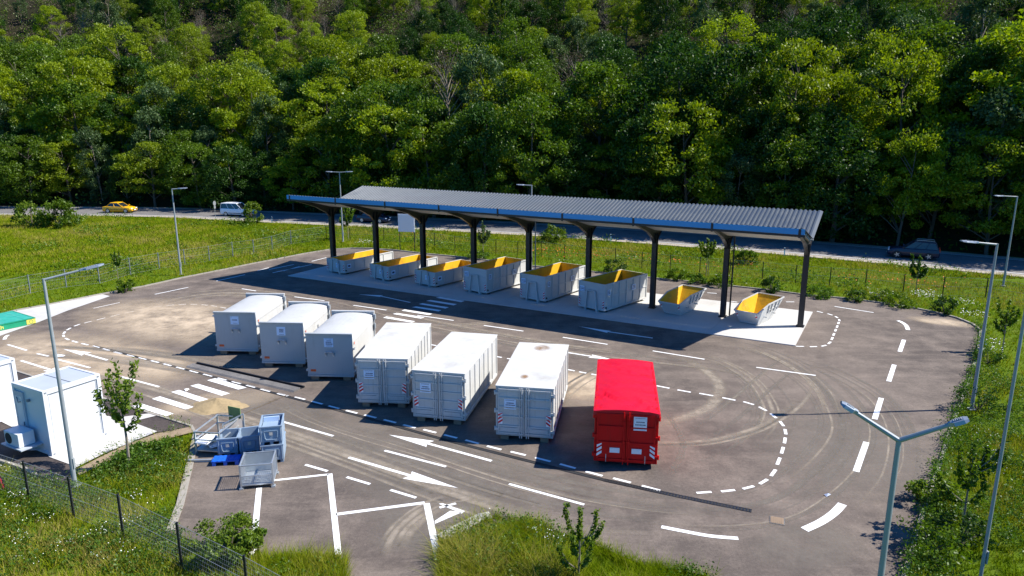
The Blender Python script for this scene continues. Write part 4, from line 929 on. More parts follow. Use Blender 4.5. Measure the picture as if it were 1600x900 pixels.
for k in range(7):
    tt = thing('scrap_board', ['pale board lying lowest in the open stillage', 'pale board leaning at the back of the open stillage', 'brown board lying across the open stillage', 'narrow pale board near the front rail of the open stillage', 'short pale board on the right in the open stillage', 'grey offcut lying in the middle of the open stillage', 'small white board on top of the scrap in the stillage'][k], 'board', (-12.28 + random.uniform(-.2, .2), 27.2 + random.uniform(-.25, .4), .22 + k * .05), R(random.uniform(-60, 60)), 'scrap boards in the open stillage')
    w_, l_ = random.uniform(.1, .25), random.uniform(.25, .42); m = MB(); m.box(-w_, w_, -l_, l_, 0, .03); m.box(-w_, -w_ + .03, -l_, l_, .03, .05)
    m.build('plank', ['card', 'sign_white', 'wood', 'card', 'sign_white', 'galv', 'sign_white'][k], tt)
tt = thing('steel_beam', 'grey steel beam lying on the asphalt at the foot of the open stillage', 'beam', (-12.2, 26.05), R(3))
m = MB(); m.box(-.75, .75, -.05, .05, .012, .02); m.box(-.75, .75, -.05, .05, .1, .11); m.box(-.75, .75, -.01, .01, .02, .1); m.build('web', 'galv', tt)
# sand heap
n = 48; vs = []; fs = []; k2 = 26
for j in range(k2 + 1):
    for i in range(n):
        t = 2 * PI * i / n; rr_ = j / k2; ed = 1 + .10 * math.sin(3 * t + 1) + .06 * math.sin(7 * t)
        x, y = 1.35 * rr_ * ed * math.cos(t), .95 * rr_ * ed * math.sin(t)
        z = .40 * max(0, 1 - rr_) ** 1.1 * (1 + .25 * math.sin(x * 3 + 1) * math.sin(y * 4)) + random.uniform(-.012, .012) * (rr_ < .97) * (rr_ > .03)
        vs.append((x, y, max(z, .004 if j < k2 else -.02)))
fs = [(j * n + i, j * n + (i + 1) % n, (j + 1) * n + (i + 1) % n, (j + 1) * n + i) for j in range(k2) for i in range(n)]
m = MB(); m.add(vs, fs); o = m.build('sand_heap', 'sand', smooth=True); o.location = (-13.95, 31.7, 0); o.rotation_euler.z = R(-8)
tag(o, 'heap of yellow sand lying on the asphalt beside the zebra crossing', 'sand heap')
# drainage trench, lifted cover kerb, grating, manhole
DR = [(-25.06,41.00),(-17.27,36.58),(-10.22,32.47),(-7.05,30.61),(-2.71,27.97),(0.50,26.20),(3.48,24.57),]
DR2 = [(3.48,24.57),(5.98,23.39),(8.30,22.38),]
def grating(name, pl_, w, label, mat='steel_dark', slots=True):
    t = thing(name, label, 'drain'); a = offset(pl_, -w / 2); b = offset(pl_, w / 2); m = MB()
    m.add([(*p, .007) for p in a] + [(*p, .007) for p in b], [(i, i + 1, len(a) + i + 1, len(a) + i) for i in range(len(a) - 1)]); m.build('channel', 'steel_black', t)
    m = MB()
    for i in range(len(pl_) - 1):
        p, q = Vector(pl_[i]), Vector(pl_[i + 1]); L = (q - p).length; d = (q - p).normalized(); nn = Vector((-d.y, d.x)); k = int(L / .11)
        for s in (-1, 1): m.bar((*(p + nn * s * w / 2), .01), (*(q + nn * s * w / 2), .01), .025, .012)
        if slots:
            for j in range(k): c = p + d * (j + .5) * .11; m.bar((*(c - nn * w / 2), .012), (*(c + nn * w / 2), .012), .045, .01)
    m.build('grate', mat, t); return t
grating('drain_channel', DR, .16, 'narrow dark drain channel running along the dashed line in front of the containers', slots=False)
grating('drain_grating', DR2, .19, 'slotted steel drain grating at the right end of the dark drain channel', 'steel_dark')
tr = thing('open_trench', 'open dark trench with a pale concrete lip in front of the domed containers', 'trench')
TP = [(-17.65,37.62),(-14.23,35.82),(-10.64,33.91),]; m = MB()
a, b = offset(TP, 0), offset(TP, .22); m.add([(*p, .009) for p in a] + [(*p, .009) for p in b], [(0, 1, 4, 3), (1, 2, 5, 4)]); m.build('trench_bed', 'steel_black', tr)
m = MB()
a, b = offset(TP, .22), offset(TP, .30)
for i in range(2): m.prism([a[i], a[i + 1], b[i + 1], b[i]], 0, .09)
m.build('steel_edge', 'steel_dark', tr)
m = MB(); a, b, c_ = offset(TP, -.50), offset(TP, -.40), offset(TP, -.02)
a, b, c_ = ([Vector(p) for p in z] for z in (a, b, c_))
for i in range(2):
    vs = [(*a[i], .0), (*b[i], .07), (*c_[i], .10), (*c_[i], 0), (*a[i + 1], .0), (*b[i + 1], .07), (*c_[i + 1], .10), (*c_[i + 1], 0)]
    m.add(vs, [(0, 1, 5, 4), (1, 2, 6, 5), (2, 3, 7, 6), (0, 3, 2, 1), (4, 5, 6, 7)])
m.build('concrete_lip', 'road', tr)
cr = film('asphalt_cut', [(-11.08,33.13),(-11.67,32.15),(-12.20,31.22),(-12.64,30.34),], .22, .008, 'wear')
m = MB(); p, q = [(-11.08,33.13),(-12.64,30.34),]; m.bar((*p, .012), (*q, .012), .05, .014); tag(m.build('asphalt_seam', 'soil'), kind='structure')
mh = thing('manhole_cover', 'small rusty drain cover set in the asphalt at the right front of the yard', 'manhole', (*[(8.96,21.77),][0], .004), R(-20))
m = MB(); m.box(-.24, .24, -.24, .24, .0, .012); m.build('frame', 'road', mh)
m = MB(); m.box(-.21, .21, -.21, .21, .012, .02)
for k in range(6): m.box(-.19 + k * .065, -.16 + k * .065, -.18, .18, .02, .026)
m.build('cover', 'wood', mh)

# ------------------------------------------------------------------ street lamps
def lamp(label, loc, arms, h=7.85, tilt=12, armlen=1.25, r=(.085, .05), hs=1.0):
    t = thing('street_lamp', label, 'street lamp', loc, 0, 'tall galvanised street lamps around the yard')
    m = MB(); m.box(-.17, .17, -.17, .17, 0, .03); m.cyl((0, 0, .03), (0, 0, h), r[0], r[1], n=12); m.box(.06, .10, -.05, .05, .7, 1.1)
    m.build('pole', 'galv_pole', t, smooth=False)
    for az in arms:
        d = Vector((math.cos(R(az)), math.sin(R(az)), math.tan(R(tilt)))); d.normalize()
        p0 = Vector((0, 0, h - .04)); p1 = p0 + d * armlen
        m = MB(); m.cyl(p0, p1, .045, .036, n=10); a = m.build('arm', 'galv_pole', t)
        s = Vector((-d.y, d.x, 0)).normalized(); up = d.cross(s) * -1
        if up.z < 0: up = -up
        m = MB(); rings = []
        for f, w, hh in ((-.12, .05, .05), (.0, .075, .06), (.1, .15, .055), (.5, .17, .05), (.66, .12, .03)):
            w *= hs ** .5; c = p1 + d * f * hs; rings.append([tuple(c + s * w * x + up * hh * z) for x, z in ((-1, -.4), (-.8, .7), (0, 1), (.8, .7), (1, -.4), (0, -.7))])
        m.loft(rings); hd = m.build('lamp_head', 'led', a, fix=True)
        m = MB()
        for k in range(5): m.bar(p1 + d * (.14 + k * .07) * hs + up * .045 - s * .1 * hs, p1 + d * (.14 + k * .07) * hs + up * .045 + s * .1 * hs, .02, .02)
        m.build('cooling_fin', 'trim_grey', hd)
        m = MB(); c = p1 + d * .3 * hs - up * .042
        m.bar(c - d * .2 * hs, c + d * .2 * hs, .2 * hs, .006); m.build('lens', 'lamp_glass', hd)
    return t
lamp('street lamp rising in front of the site cabins with one arm to the right', (-16.19, 24.16), (25,))
lamp('street lamp with two spread arms standing nearest to the viewer at the right', (6.60, 11.30), (160, -22), h=7.9, tilt=30, armlen=.84, hs=.40, r=(.075, .042))
lamp('street lamp at the right kerb with one arm, the nearer of two single arm ones', (21.53, 31.37), (182,), tilt=6, armlen=1.0)
lamp('street lamp standing in the grass strip at the far right near the road', (40.2, 57.1), (180,), h=7.3, tilt=3, armlen=1.2)
lamp('street lamp on the left lawn edge between the yellow car and the white van', (-29.04, 61.44), (8,), h=7.5, tilt=4, armlen=.6)
lamp('street lamp with a two armed head rising behind the left end of the canopy roof', (-18.85, 79.0), (0, 180), h=7.7, tilt=3, armlen=.8)
lamp('street lamp rising behind the middle of the canopy roof ridge', (1.75, 63.95), (180,), h=7.6, tilt=3, armlen=.7)
lamp('tall bare grey pole at the right edge whose top is cut off by the photo', (13.62, 18.35), (-20,), h=9.0, armlen=1.0, r=(.05, .04))

# ------------------------------------------------------------------ fences
def fence(label, posts, h=1.55, wires=True, cell=.14, r=.0035, postr=.03, pm='steel_dark', wm='galv_pole', z=-.03):
    t = thing('wire_fence', label, 'fence'); 
    for p in posts:
        m = MB(); m.box(p[0] - postr, p[0] + postr, p[1] - postr, p[1] + postr, z, h); m.build('fence_post', pm, t)
    m = MB()
    for p, q in zip(posts[:-1], posts[1:]):
        L = math.hypot(q[0] - p[0], q[1] - p[1]); k = max(2, round(L / cell))
        for j in range(1, k): x = p[0] + (q[0] - p[0]) * j / k; y = p[1] + (q[1] - p[1]) * j / k; m.bar((x, y, .05), (x, y, h - .05), r, r)
        nh = max(3, round((h - .1) / (cell * 1.6)))
        for j in range(nh + 1):
            z_ = .05 + (h - .1) * j / nh; rr_ = r * 3 if j in (0, nh // 2, nh) else r; m.bar((*p, z_), (*q, z_), rr_, rr_)
    m.build('wire_mesh', wm, t); return t
def respace(pts, st):
    out = [pts[0]]; acc = 0
    for p, q in zip(pts[:-1], pts[1:]):
        L = math.hypot(q[0] - p[0], q[1] - p[1]); n = max(1, round(L / st)); out += [(p[0] + (q[0] - p[0]) * k / n, p[1] + (q[1] - p[1]) * k / n) for k in range(1, n + 1)]
    return out
fence('grey wire fence along the left lawn behind the weighbridge', [(-39.41,49.56),(-38.44,51.77),(-37.64,54.39),(-36.14,56.57),(-34.15,57.83),(-33.49,61.48),(-32.15,63.96),(-30.60,65.72),(-29.06,67.57),(-27.68,69.87),(-26.09,71.25),(-24.99,73.61),(-24.15,77.36),(-21.16,80.79),], 1.5, pm='trim_grey')
fence('thin wire fence behind the canopy and along the road strip', respace([(-21.16,80.79),(-18.16,79.43),(-14.35,79.38),(-10.78,78.48),(-8.28,75.57),(-5.95,73.61),(-1.62,71.54),(0.58,70.29),(2.91,70.26),(5.09,68.22),(9.72,66.27),(11.89,64.29),(14.17,62.90),(16.56,61.85),(18.90,60.76),(21.36,59.71),(23.64,58.27),(26.07,57.30),(28.62,56.51),(30.72,54.71),(33.20,53.64),(36.23,53.20),(38.35,50.64),(38.84,46.51),], 9), 1.5)
fence('dark green wire fence crossing the weedy bank in the left foreground', [(-21.60,25.43),(-19.28,24.08),(-17.16,23.07),(-14.90,21.94),(-12.60,20.77),(-9.97,19.13),(-7.37,17.48),(-4.96,15.84),], 1.55, cell=.09, r=.003, pm='steel_dark', wm='trim_grey')

# ------------------------------------------------------------------ road signs and small things
nb = thing('notice_board', 'blank pale grey notice board on two thin posts behind the fence', 'notice board', (-10.9, 73.4), R(-12))
m = MB(); m.box(-.85, .85, -.03, .0, 2.0, 3.75); m.box(-.9, .9, .0, .03, 1.95, 3.8); m.build('board', 'sign_white', nb)
for x in (-.8, .8):
    m = MB(); m.cyl((x, .07, 0), (x, .07, 3.7), .04, n=8); m.build('post', 'steel_dark', nb)
rs = thing('road_sign', 'small round road sign seen from behind beside the white van', 'road sign', (*[(-40.14,96.55),][0], 0), R(80))
m = MB(); m.cyl((0, 0, 0), (0, 0, 2.6), .03, n=8); m.build('post', 'galv_pole', rs)
m = MB(); m.cyl((0, -.03, 2.3), (0, -.05, 2.3), .33, n=20); m.build('sign_disc', 'galv', rs)
m = MB(); m.box(-.2, .2, -.05, -.03, 1.6, 1.95); m.build('sign_plate', 'galv', rs)
for x, y, l in ((425, 349, 'white delineator post on the near verge right of the white van'), (954, 377, 'white delineator post on the road verge seen under the canopy'), (1225, 399, 'white delineator post on the road verge right of the canopy')):
    t = thing('delineator_post', l, 'delineator', (*(np.array({425: [(-31.66,93.96),], 954: [(11.03,79.10),], 1225: [(27.18,70.37),]}[x][0])), 0), 0, 'white delineator posts along the road')
    m = MB(); m.prism([(-.06, -.04), (.06, -.04), (.03, .06), (-.03, .06)], 0, .82); m.build('post', 'sign_white', t)
    m = MB(); m.box(-.062, .062, -.045, -.04, .6, .75); m.build('black_band', 'steel_black', t)
hs = thing('hose', 'red hose arching out of the grass at the left edge', 'hose', (*[(-18.78,23.93),][0], 0))
m = MB(); m.tube([(-1.0, .1, .0), (-.8, .12, .45), (-.5, .1, .8), (-.2, .05, .75), (.05, 0, .4), (.12, -.02, 0)], .055, 8); m.build('tube', 'red_hose', hs, smooth=True)
for k, ((x, y), l) in enumerate(zip([(-25.93,39.09),(-16.30,33.76),(-9.33,26.40),(11.38,23.41),], ('white scrap lying beside the lamp pole on the asphalt', 'small white scrap beside the sand heap', 'white scrap beside the stacked pallet boxes', 'white paper scrap on the empty right half of the yard'))):
    t = thing('litter', l, 'litter', (x, y, .012), k * 1.1)
    m = MB(); sz = .28 if k == 0 else .12; m.add([(-sz, -sz * .6, 0), (sz, -sz * .5, .03), (sz * .8, sz * .6, .0), (-sz * .7, sz * .5, .08), (0, 0, .10)], [(0, 1, 4), (1, 2, 4), (2, 3, 4), (3, 0, 4), (3, 2, 1, 0)]); m.build('sheet', 'sign_white', t)

# ------------------------------------------------------------------ vehicles
def car(name, label, cat, loc, rot, matk, L=4.4, Wd=1.78, H=1.46, kind='sedan', lights=True):
    t = thing(name, label, cat, loc, rot)
    hw = Wd / 2
    if kind == 'sedan':
        st = [(-.5, .30, .62, .80), (-.49, .22, .86, .90), (-.40, .20, .93, .97), (-.2, .18, .92, 1), (.1, .18, .90, 1), (.28, .18, .87, .98), (.42, .20, .76, .94), (.485, .24, .62, .84), (.5, .32, .52, .74)]
        gh = [(-.36, .94), (-.22, H), (.02, H), (.20, .90)]; roof = (-.24, .04)
    elif kind == 'suv':
        st = [(-.5, .38, .85, .84), (-.49, .30, 1.0, .92), (-.40, .28, 1.04, .98), (-.2, .26, 1.04, 1), (.1, .26, 1.02, 1), (.28, .26, .98, .98), (.43, .28, .88, .94), (.485, .30, .74, .86), (.5, .38, .62, .76)]
        gh = [(-.475, 1.02), (-.41, H - .06), (-.02, H), (.19, 1.0)]; roof = (-.38, .02)
    else:
        st = [(-.5, .34, .95, .92), (-.495, .26, 1.05, .96), (-.40, .24, 1.08, 1), (-.2, .22, 1.06, 1), (.1, .22, 1.04, 1), (.26, .22, 1.02, .98), (.40, .24, .92, .95), (.485, .28, .74, .88), (.5, .36, .6, .78)]
        gh = [(-.492, 1.06), (-.47, H - .03), (.06, H), (.27, 1.01)]; roof = (-.46, .07)
    rings = []
    for x, zb, zt, w in st:
        w *= hw; zm = zb + (zt - zb) * .55
        rings.append([(x * L, -w * .86, zb), (x * L, -w * .97, zb + .1), (x * L, -w, zm), (x * L, -w * .95, zt - .05), (x * L, -w * .85, zt), (x * L, w * .85, zt), (x * L, w * .95, zt - .05), (x * L, w, zm), (x * L, w * .97, zb + .1), (x * L, w * .86, zb)])
    m = MB(); m.loft(rings)
    # roof cap over the glasshouse
    xr0, xr1 = gh[1][0] * L, gh[2][0] * L; zr = H; rw = hw * .74
    m.loft([[(xr0 - .06, -rw, gh[1][1] - .07), (xr0 - .02, -rw * .92, gh[1][1] - .01), (xr0 - .02, rw * .92, gh[1][1] - .01), (xr0 - .06, rw, gh[1][1] - .07)], [((xr0 + xr1) / 2, -rw * 1.02, zr - .05), ((xr0 + xr1) / 2, -rw * .9, zr + .02), ((xr0 + xr1) / 2, rw * .9, zr + .02), ((xr0 + xr1) / 2, rw * 1.02, zr - .05)], [(xr1 + .08, -rw, zr - .08), (xr1 + .02, -rw * .92, zr - .015), (xr1 + .02, rw * .92, zr - .015), (xr1 + .08, rw, zr - .08)]])
    # pillars
    bw = hw * .88
    for s in (-1, 1):
        B = [(gh[0][0] * L, s * bw, gh[0][1] - .06), (gh[3][0] * L, s * bw, gh[3][1] - .04)]
        Tq = [(xr0, s * rw, gh[1][1] - .06), (xr1, s * rw, zr - .06)]
        m.bar(B[0], Tq[0], .09 if kind != 'van' else .14, .05); m.bar(B[1], Tq[1], .07, .05)
        for f in ((.42,) if kind == 'sedan' else (.3, .62)):
            bx = B[0][0] + (B[1][0] - B[0][0]) * (f + .08); tx = Tq[0][0] + (Tq[1][0] - Tq[0][0]) * f; m.bar((bx, s * bw, gh[0][1] - .05), (tx, s * rw, zr - .06), .07, .04)
        m.bar(Tq[0], Tq[1], .06, .05)
    m.build('body', matk, t, smooth=False, bevel=.03)
    g = MB(); ins = .96
    q = [(gh[0][0] * L, bw * ins, gh[0][1] - .07), (xr0, rw * ins, gh[1][1] - .04), (xr1, rw * ins, zr - .04), (gh[3][0] * L, bw * ins, gh[3][1] - .05)]
    vs = [(x, s * y, z) for s in (-1, 1) for x, y, z in q]
    g.add(vs, [(0, 1, 2, 3), (7, 6, 5, 4), (0, 4, 5, 1), (1, 5, 6, 2), (2, 6, 7, 3), (0, 3, 7, 4)]); g.build('windows', 'glass', t)
    wr = .32 if kind != 'suv' else .36
    for x in (-.30 * L, .30 * L):
        for s in (-1, 1):
            y = s * (hw - .1); w = MB(); w.cyl((x, y - .11, wr), (x, y + .11, wr), wr, n=18); wo_ = w.build('wheel', 'tyre', t)
            w = MB(); yy = y + s * .112; w.cyl((x, yy - .004, wr), (x, yy + .004, wr), wr * .36, n=12)
            for k in range(5):
                a = 2 * PI * k / 5; w.bar((x, yy, wr), (x + math.cos(a) * wr * .66, yy, wr + math.sin(a) * wr * .66), .07, .012, up=(0, 1, 0))
            w.cyl((x, yy - .008, wr), (x, yy - .003, wr), wr * .68, n=16); w.build('rim', 'rim', wo_)
    zl = st[-3][2] - .1
    for s in (-1, 1):
        m = MB(); m.box(.455 * L, .487 * L, s * hw * .62 - .17, s * hw * .62 + .17, zl - .10, zl + .05); m.build('headlight', 'lamp_glass', t, bevel=.02)
        m = MB(); m.box(-.507 * L, -.485 * L, s * hw * .7 - .12, s * hw * .7 + .12, .68 if kind == 'sedan' else .8, .84 if kind == 'sedan' else 1.15); m.build('tail_light', 'tail', t)
        m = MB(); m.box(.17 * L, .21 * L, min(s * hw * .95, s * (hw + .16)), max(s * hw * .95, s * (hw + .16)), gh[3][1] + .02, gh[3][1] + .16); m.build('mirror', matk, t, bevel=.02)
        m = MB(); m.box(-.22 * L, .22 * L, min(s * hw * .985, s * (hw + .012)), max(s * hw * .985, s * (hw + .012)), .42, .50); m.build('side_trim', 'steel_black', t)
    m = MB(); m.box(.488 * L, .505 * L, -hw * .55, hw * .55, .36, .56); m.build('grille', 'steel_black', t)
    m = MB(); m.box(.502 * L, .509 * L, -.26, .26, .38, .48); m.build('number_plate', 'sign_white', t)
    if kind == 'suv':
        for s in (-1, 1): m = MB(); m.tube([(xr0 + .1, s * rw * .8, H), (xr0 + .2, s * rw * .8, H + .07), (xr1 - .2, s * rw * .8, H + .07), (xr1 - .1, s * rw * .8, H)], .02, 5); m.build('roof_rail', 'galv', t)
    return t
car('parked_car', 'yellow saloon car driving on the road at the far left', 'car', (-57.6, 105.1, .02), R(-4), 'car_yellow', 4.5, 1.8, 1.48)
car('delivery_van', 'white compact van with dark side windows driving on the road', 'van', (-38.8, 101.2, .02), R(-15), 'car_white', 4.6, 1.85, 1.85, 'van')
car('passenger_car', 'dark blue estate car on the shaded road at the right', 'car', (39.4, 69.3, .02), R(151), 'car_dark', 4.5, 1.85, 1.76, 'suv')
car('passenger_car', 'black saloon car on the shaded road behind the left end of the canopy', 'car', (-18.3, 94.6, .02), R(-20), 'car_dark', 4.5, 1.8, 1.45)

# ------------------------------------------------------------------ leaves
def leaf_quads(c, n_, sz, up=.35, asp=.55, rg=rng):
    """rhombic leaves at the points c: two triangles per leaf as one quad"""
    k = len(c); nrm = rg.normal(size=(k, 3)); nrm[:, 2] += up * 2; nrm /= np.linalg.norm(nrm, axis=1, keepdims=True)
    a = rg.normal(size=(k, 3)); a -= nrm * (a * nrm).sum(1, keepdims=True); a /= np.linalg.norm(a, axis=1, keepdims=True); b = np.cross(nrm, a)
    s = (sz * rg.uniform(.6, 1.35, k))[:, None]
    v = np.stack([c - a * s, c + b * s * asp, c + a * s, c - b * s * asp], 1).reshape(-1, 3)
    return v, np.arange(k * 4).reshape(-1, 4)
def crown_points(H, r, zlo, clumps, per, flat, csz, rg, shape=1.0, openc=.0):
    cs = []
    for _ in range(clumps):
        z = rg.uniform(0, 1); u_ = 2 * z ** shape - 1; prof = max(.12, (1 - abs(u_) ** 2.6)) ** .5
        rad = r * prof * math.sqrt(rg.uniform(.25, 1.0)); t = rg.uniform(0, 2 * PI)
        cs.append((rad * math.cos(t), rad * math.sin(t), zlo + (H - zlo) * z, csz * rg.uniform(.55, 1.3)))
    cs = np.array(cs); P = []
    for x, y, z, s in cs:
        k = int(per * rg.uniform(.5, 1.4)); q = rg.normal(size=(k, 3)); q /= np.linalg.norm(q, axis=1, keepdims=True); q *= (rg.uniform(0, 1, k) ** .45)[:, None] * s
        q[:, 2] *= flat; q[:, 2] -= .12 * (q[:, 0] ** 2 + q[:, 1] ** 2) / s
        P.append(q + (x, y, z))
    return np.concatenate(P), cs
def tree_proto(name, label, H, r, zlo, clumps, per, flat, csz, lsz, mat, seed, shape=1.0, bark='bark', nb=9, tr=.2, asp=.55, up=.35):
    rg = np.random.default_rng(seed); rn = random.Random(seed)
    t = thing(name, label, 'tree')
    P, cs = crown_points(H, r, zlo, clumps, per, flat, csz, rg, shape)
    v, f = leaf_quads(P, 1, lsz, rg=rg, asp=asp, up=up)
    me = raw_mesh('crown', v, f, mat, 4); o = bpy.data.objects.new('crown', me); COL.objects.link(o); o.parent = t
    m = MB(); lean = (rn.uniform(-.4, .4), rn.uniform(-.4, .4))
    tp = [(lean[0] * k / 5, lean[1] * k / 5, H * .85 * k / 5 - (.4 if k == 0 else 0)) for k in range(6)]
    m.tube([(x + rn.uniform(-.06, .06) * H / 10, y, z) for x, y, z in tp], [tr * (1 - .16 * k) for k in range(6)], 7)
    for i in rn.sample(range(len(cs)), min(nb, len(cs))):
        x, y, z, s = cs[i]; zb = max(zlo * .6, z - .35 * math.hypot(x, y) - H * .12); zb = min(zb, H * .8); f_ = zb / (H * .85)
        m.tube([(lean[0] * f_, lean[1] * f_, zb), (x * .5 + lean[0] * f_ * .5, y * .5, (zb + z) / 2 + .1), (x, y, z)], [tr * .35, tr * .22, tr * .08], 5)
    m.build('trunk', bark, t); return t
PROT = {
 'a': [tree_proto('locust_tree', 'x', 10.5, 4.3, 2.2, 78, 175, .5, 1.15, .13, 'leaf_a', 10 + k, .8, 'bark', 12, .2) for k in range(4)],
 'b': [tree_proto('broadleaf_tree', 'x', 9.5, 4.1, .6, 110, 165, .8, 1.0, .13, 'leaf_b', 20 + k, .8, 'bark', 8, .22) for k in range(4)],
 'c': [tree_proto('silver_tree', 'x', 10, 3.0, .9, 85, 150, 1.0, .75, .12, 'leaf_c', 30 + k, .9, 'bark_pale', 10, .16) for k in range(2)],
 'd': [tree_proto('bare_tree', 'x', 8.5, 2.6, 1.0, 60, 45, .9, .9, .13, 'leaf_d', 40 + k, .9, 'bark_pale', 60, .12, asp=.16) for k in range(2)],
 'e': [tree_proto('broadleaf_tree', 'x', 10.0, 4.2, 1.0, 100, 170, .65, 1.05, .13, 'leaf_e', 50 + k, .8, 'bark', 10, .2) for k in range(4)]}
LOOK = {'a': 'yellow green airy tree', 'b': 'dark green dense tree', 'c': 'grey green narrow tree', 'd': 'brownish half bare tree', 'e': 'bright green leafy tree'}
def pix(X, Y, Z):
    Z = Z - CAM_H; c = Y * math.cos(.22998) - Z * math.sin(.22998); v = Y * math.sin(.22998) + Z * math.cos(.22998)
    return 800 + X / c * 1118.6, 450 - v / c * 1118.6
cand = []
rt = random.Random(21); pts = []
def sparse(d): return 3.9 if d < 12 else 4.9 if d < 30 else 5.6
for it in range(60000):
    X, Y = rt.uniform(-135, 110), rt.uniform(40, 195)
    if abs(X) > .74 * Y + 6 and not (X > 0 and X < .74 * Y + 22): continue
    pts.append((X, Y))
A_ = np.array(pts); D_ = sdist(FARE, A_[:, 0], A_[:, 1]); H_ = hill(A_[:, 0], A_[:, 1])
order = sorted((i for i in range(len(A_)) if 1.6 < D_[i] < 92), key=lambda i: (int(D_[i] / 6), rt.random()))
sel = []
grid = {}
for i in order:
    X, Y = A_[i]; d = D_[i]; r_ = sparse(d); ok = True; gx, gy = int(X / 6), int(Y / 6)
    for a in (-1, 0, 1):
        for b in (-1, 0, 1):
            for (x, y) in grid.get((gx + a, gy + b), ()):
                if (x - X) ** 2 + (y - Y) ** 2 < r_ * r_: ok = False
    if not ok: continue
    px, py = pix(X, Y, H_[i] + 9)
    if py < -70: continue
    infr = -60 < px < 1660
    if not infr and not (px >= 1660 and d < 26): continue
    grid.setdefault((gx, gy), []).append((X, Y)); sel.append((X, Y, H_[i], d, px, py, infr))
print('forest candidates', len(sel))
if len(sel) > 345:
    fr = [s for s in sel if s[3] < 30]; bk = [s for s in sel if s[3] >= 30]; rt.shuffle(bk); sel = fr + bk[:max(0, 345 - len(fr))]
ZONES = [(150, 'at the far left'), (290, 'above the yellow car'), (430, 'above the white van'), (560, "left of the canopy"), (720, "above the canopy's left end"), (900, "above the canopy's middle"), (1090, "above the canopy's right half"), (1290, "above the canopy's right end"), (1450, "above the dark estate car"), (1e9, 'at the far right')]
BANDS = [(10, 'at the roadside'), (26, 'low on the slope'), (48, 'halfway up the slope'), (1e9, 'high on the slope')]
cnt = {}
recs = []
def nz(X, Y, s, o): return math.sin(X * s + o) * math.cos(Y * s * 1.3 + o * 2) + .6 * math.sin(X * s * 2.3 + Y * s * 1.7 + o * 3)
for X, Y, Z, d, px, py, infr in sel:
    u = rt.random(); w = {'a': 1.5, 'b': 1.0, 'c': .55, 'd': .10, 'e': 1.1}
    if d > 18: w['d'] = 1.3 if px < 900 else .5
    if d > 20: w['c'] *= .7
    if px > 980: w['b'] *= 1.2; w['a'] *= 1.25
    if d < 9: w['b'] *= 1.8; w['e'] *= 1.3
    tot = sum(w.values()); k = 'a'
    for kk, vv in w.items():
        u -= vv / tot
        if u <= 0: k = kk; break
    zone = next(z for lim, z in ZONES if px < lim); band = next(b for lim, b in BANDS if d < lim)
    recs.append([X, Y, Z, d, px, py, infr, k, zone, band])
groups = {}
for r_ in recs: groups.setdefault((r_[7], r_[8], r_[9]), []).append(r_)
ORD = ['leftmost', 'second', 'third', 'fourth', 'fifth', 'sixth', 'seventh', 'eighth', 'ninth', 'tenth', 'eleventh', 'twelfth', 'thirteenth', 'fourteenth']
used = set()
for (k, zone, band), rs_ in groups.items():
    rs_.sort(key=lambda r_: r_[4])
    for i, r_ in enumerate(rs_):
        X, Y, Z, d, px, py, infr = r_[:7]
        protos = PROT[k]; p = rt.choice(protos)
        lab = LOOK[k] + ' ' + band + ' ' + zone
        if len(rs_) > 1: lab = (ORD[i] + ' ' if i == 0 else ORD[i] + ' from left ') + lab
        sc = rt.uniform(.78, 1.32) * (1 if d < 34 else .85) * (1.0 if d > 10 else .92) * (1.12 if 8 < d < 30 else 1) * (1.25 if d < 14 and px > 560 else 1)
        first = id(p) not in used
        if first: used.add(id(p)); o = p; o.location = (X, Y, Z - .1); o.rotation_euler = (0, 0, rt.uniform(0, 6.28))
        else: o = dup(p, (X, Y, Z - .1), rt.uniform(0, 6.28))
        nw = 1 if d < 30 else .85; o.rotation_euler = (rt.uniform(-.1, .1), rt.uniform(-.1, .1), o.rotation_euler.z); o.scale = (sc * nw * rt.uniform(.8, 1.15), sc * nw * rt.uniform(.8, 1.15), sc * rt.uniform(.9, 1.2)); o['label'] = lab; o['group'] = 'trees of the wooded slope'
for ps in PROT.values():
    for p in ps:
        if id(p) not in used:
            for c in list(p.children): bpy.data.objects.remove(c)
            bpy.data.objects.remove(p)
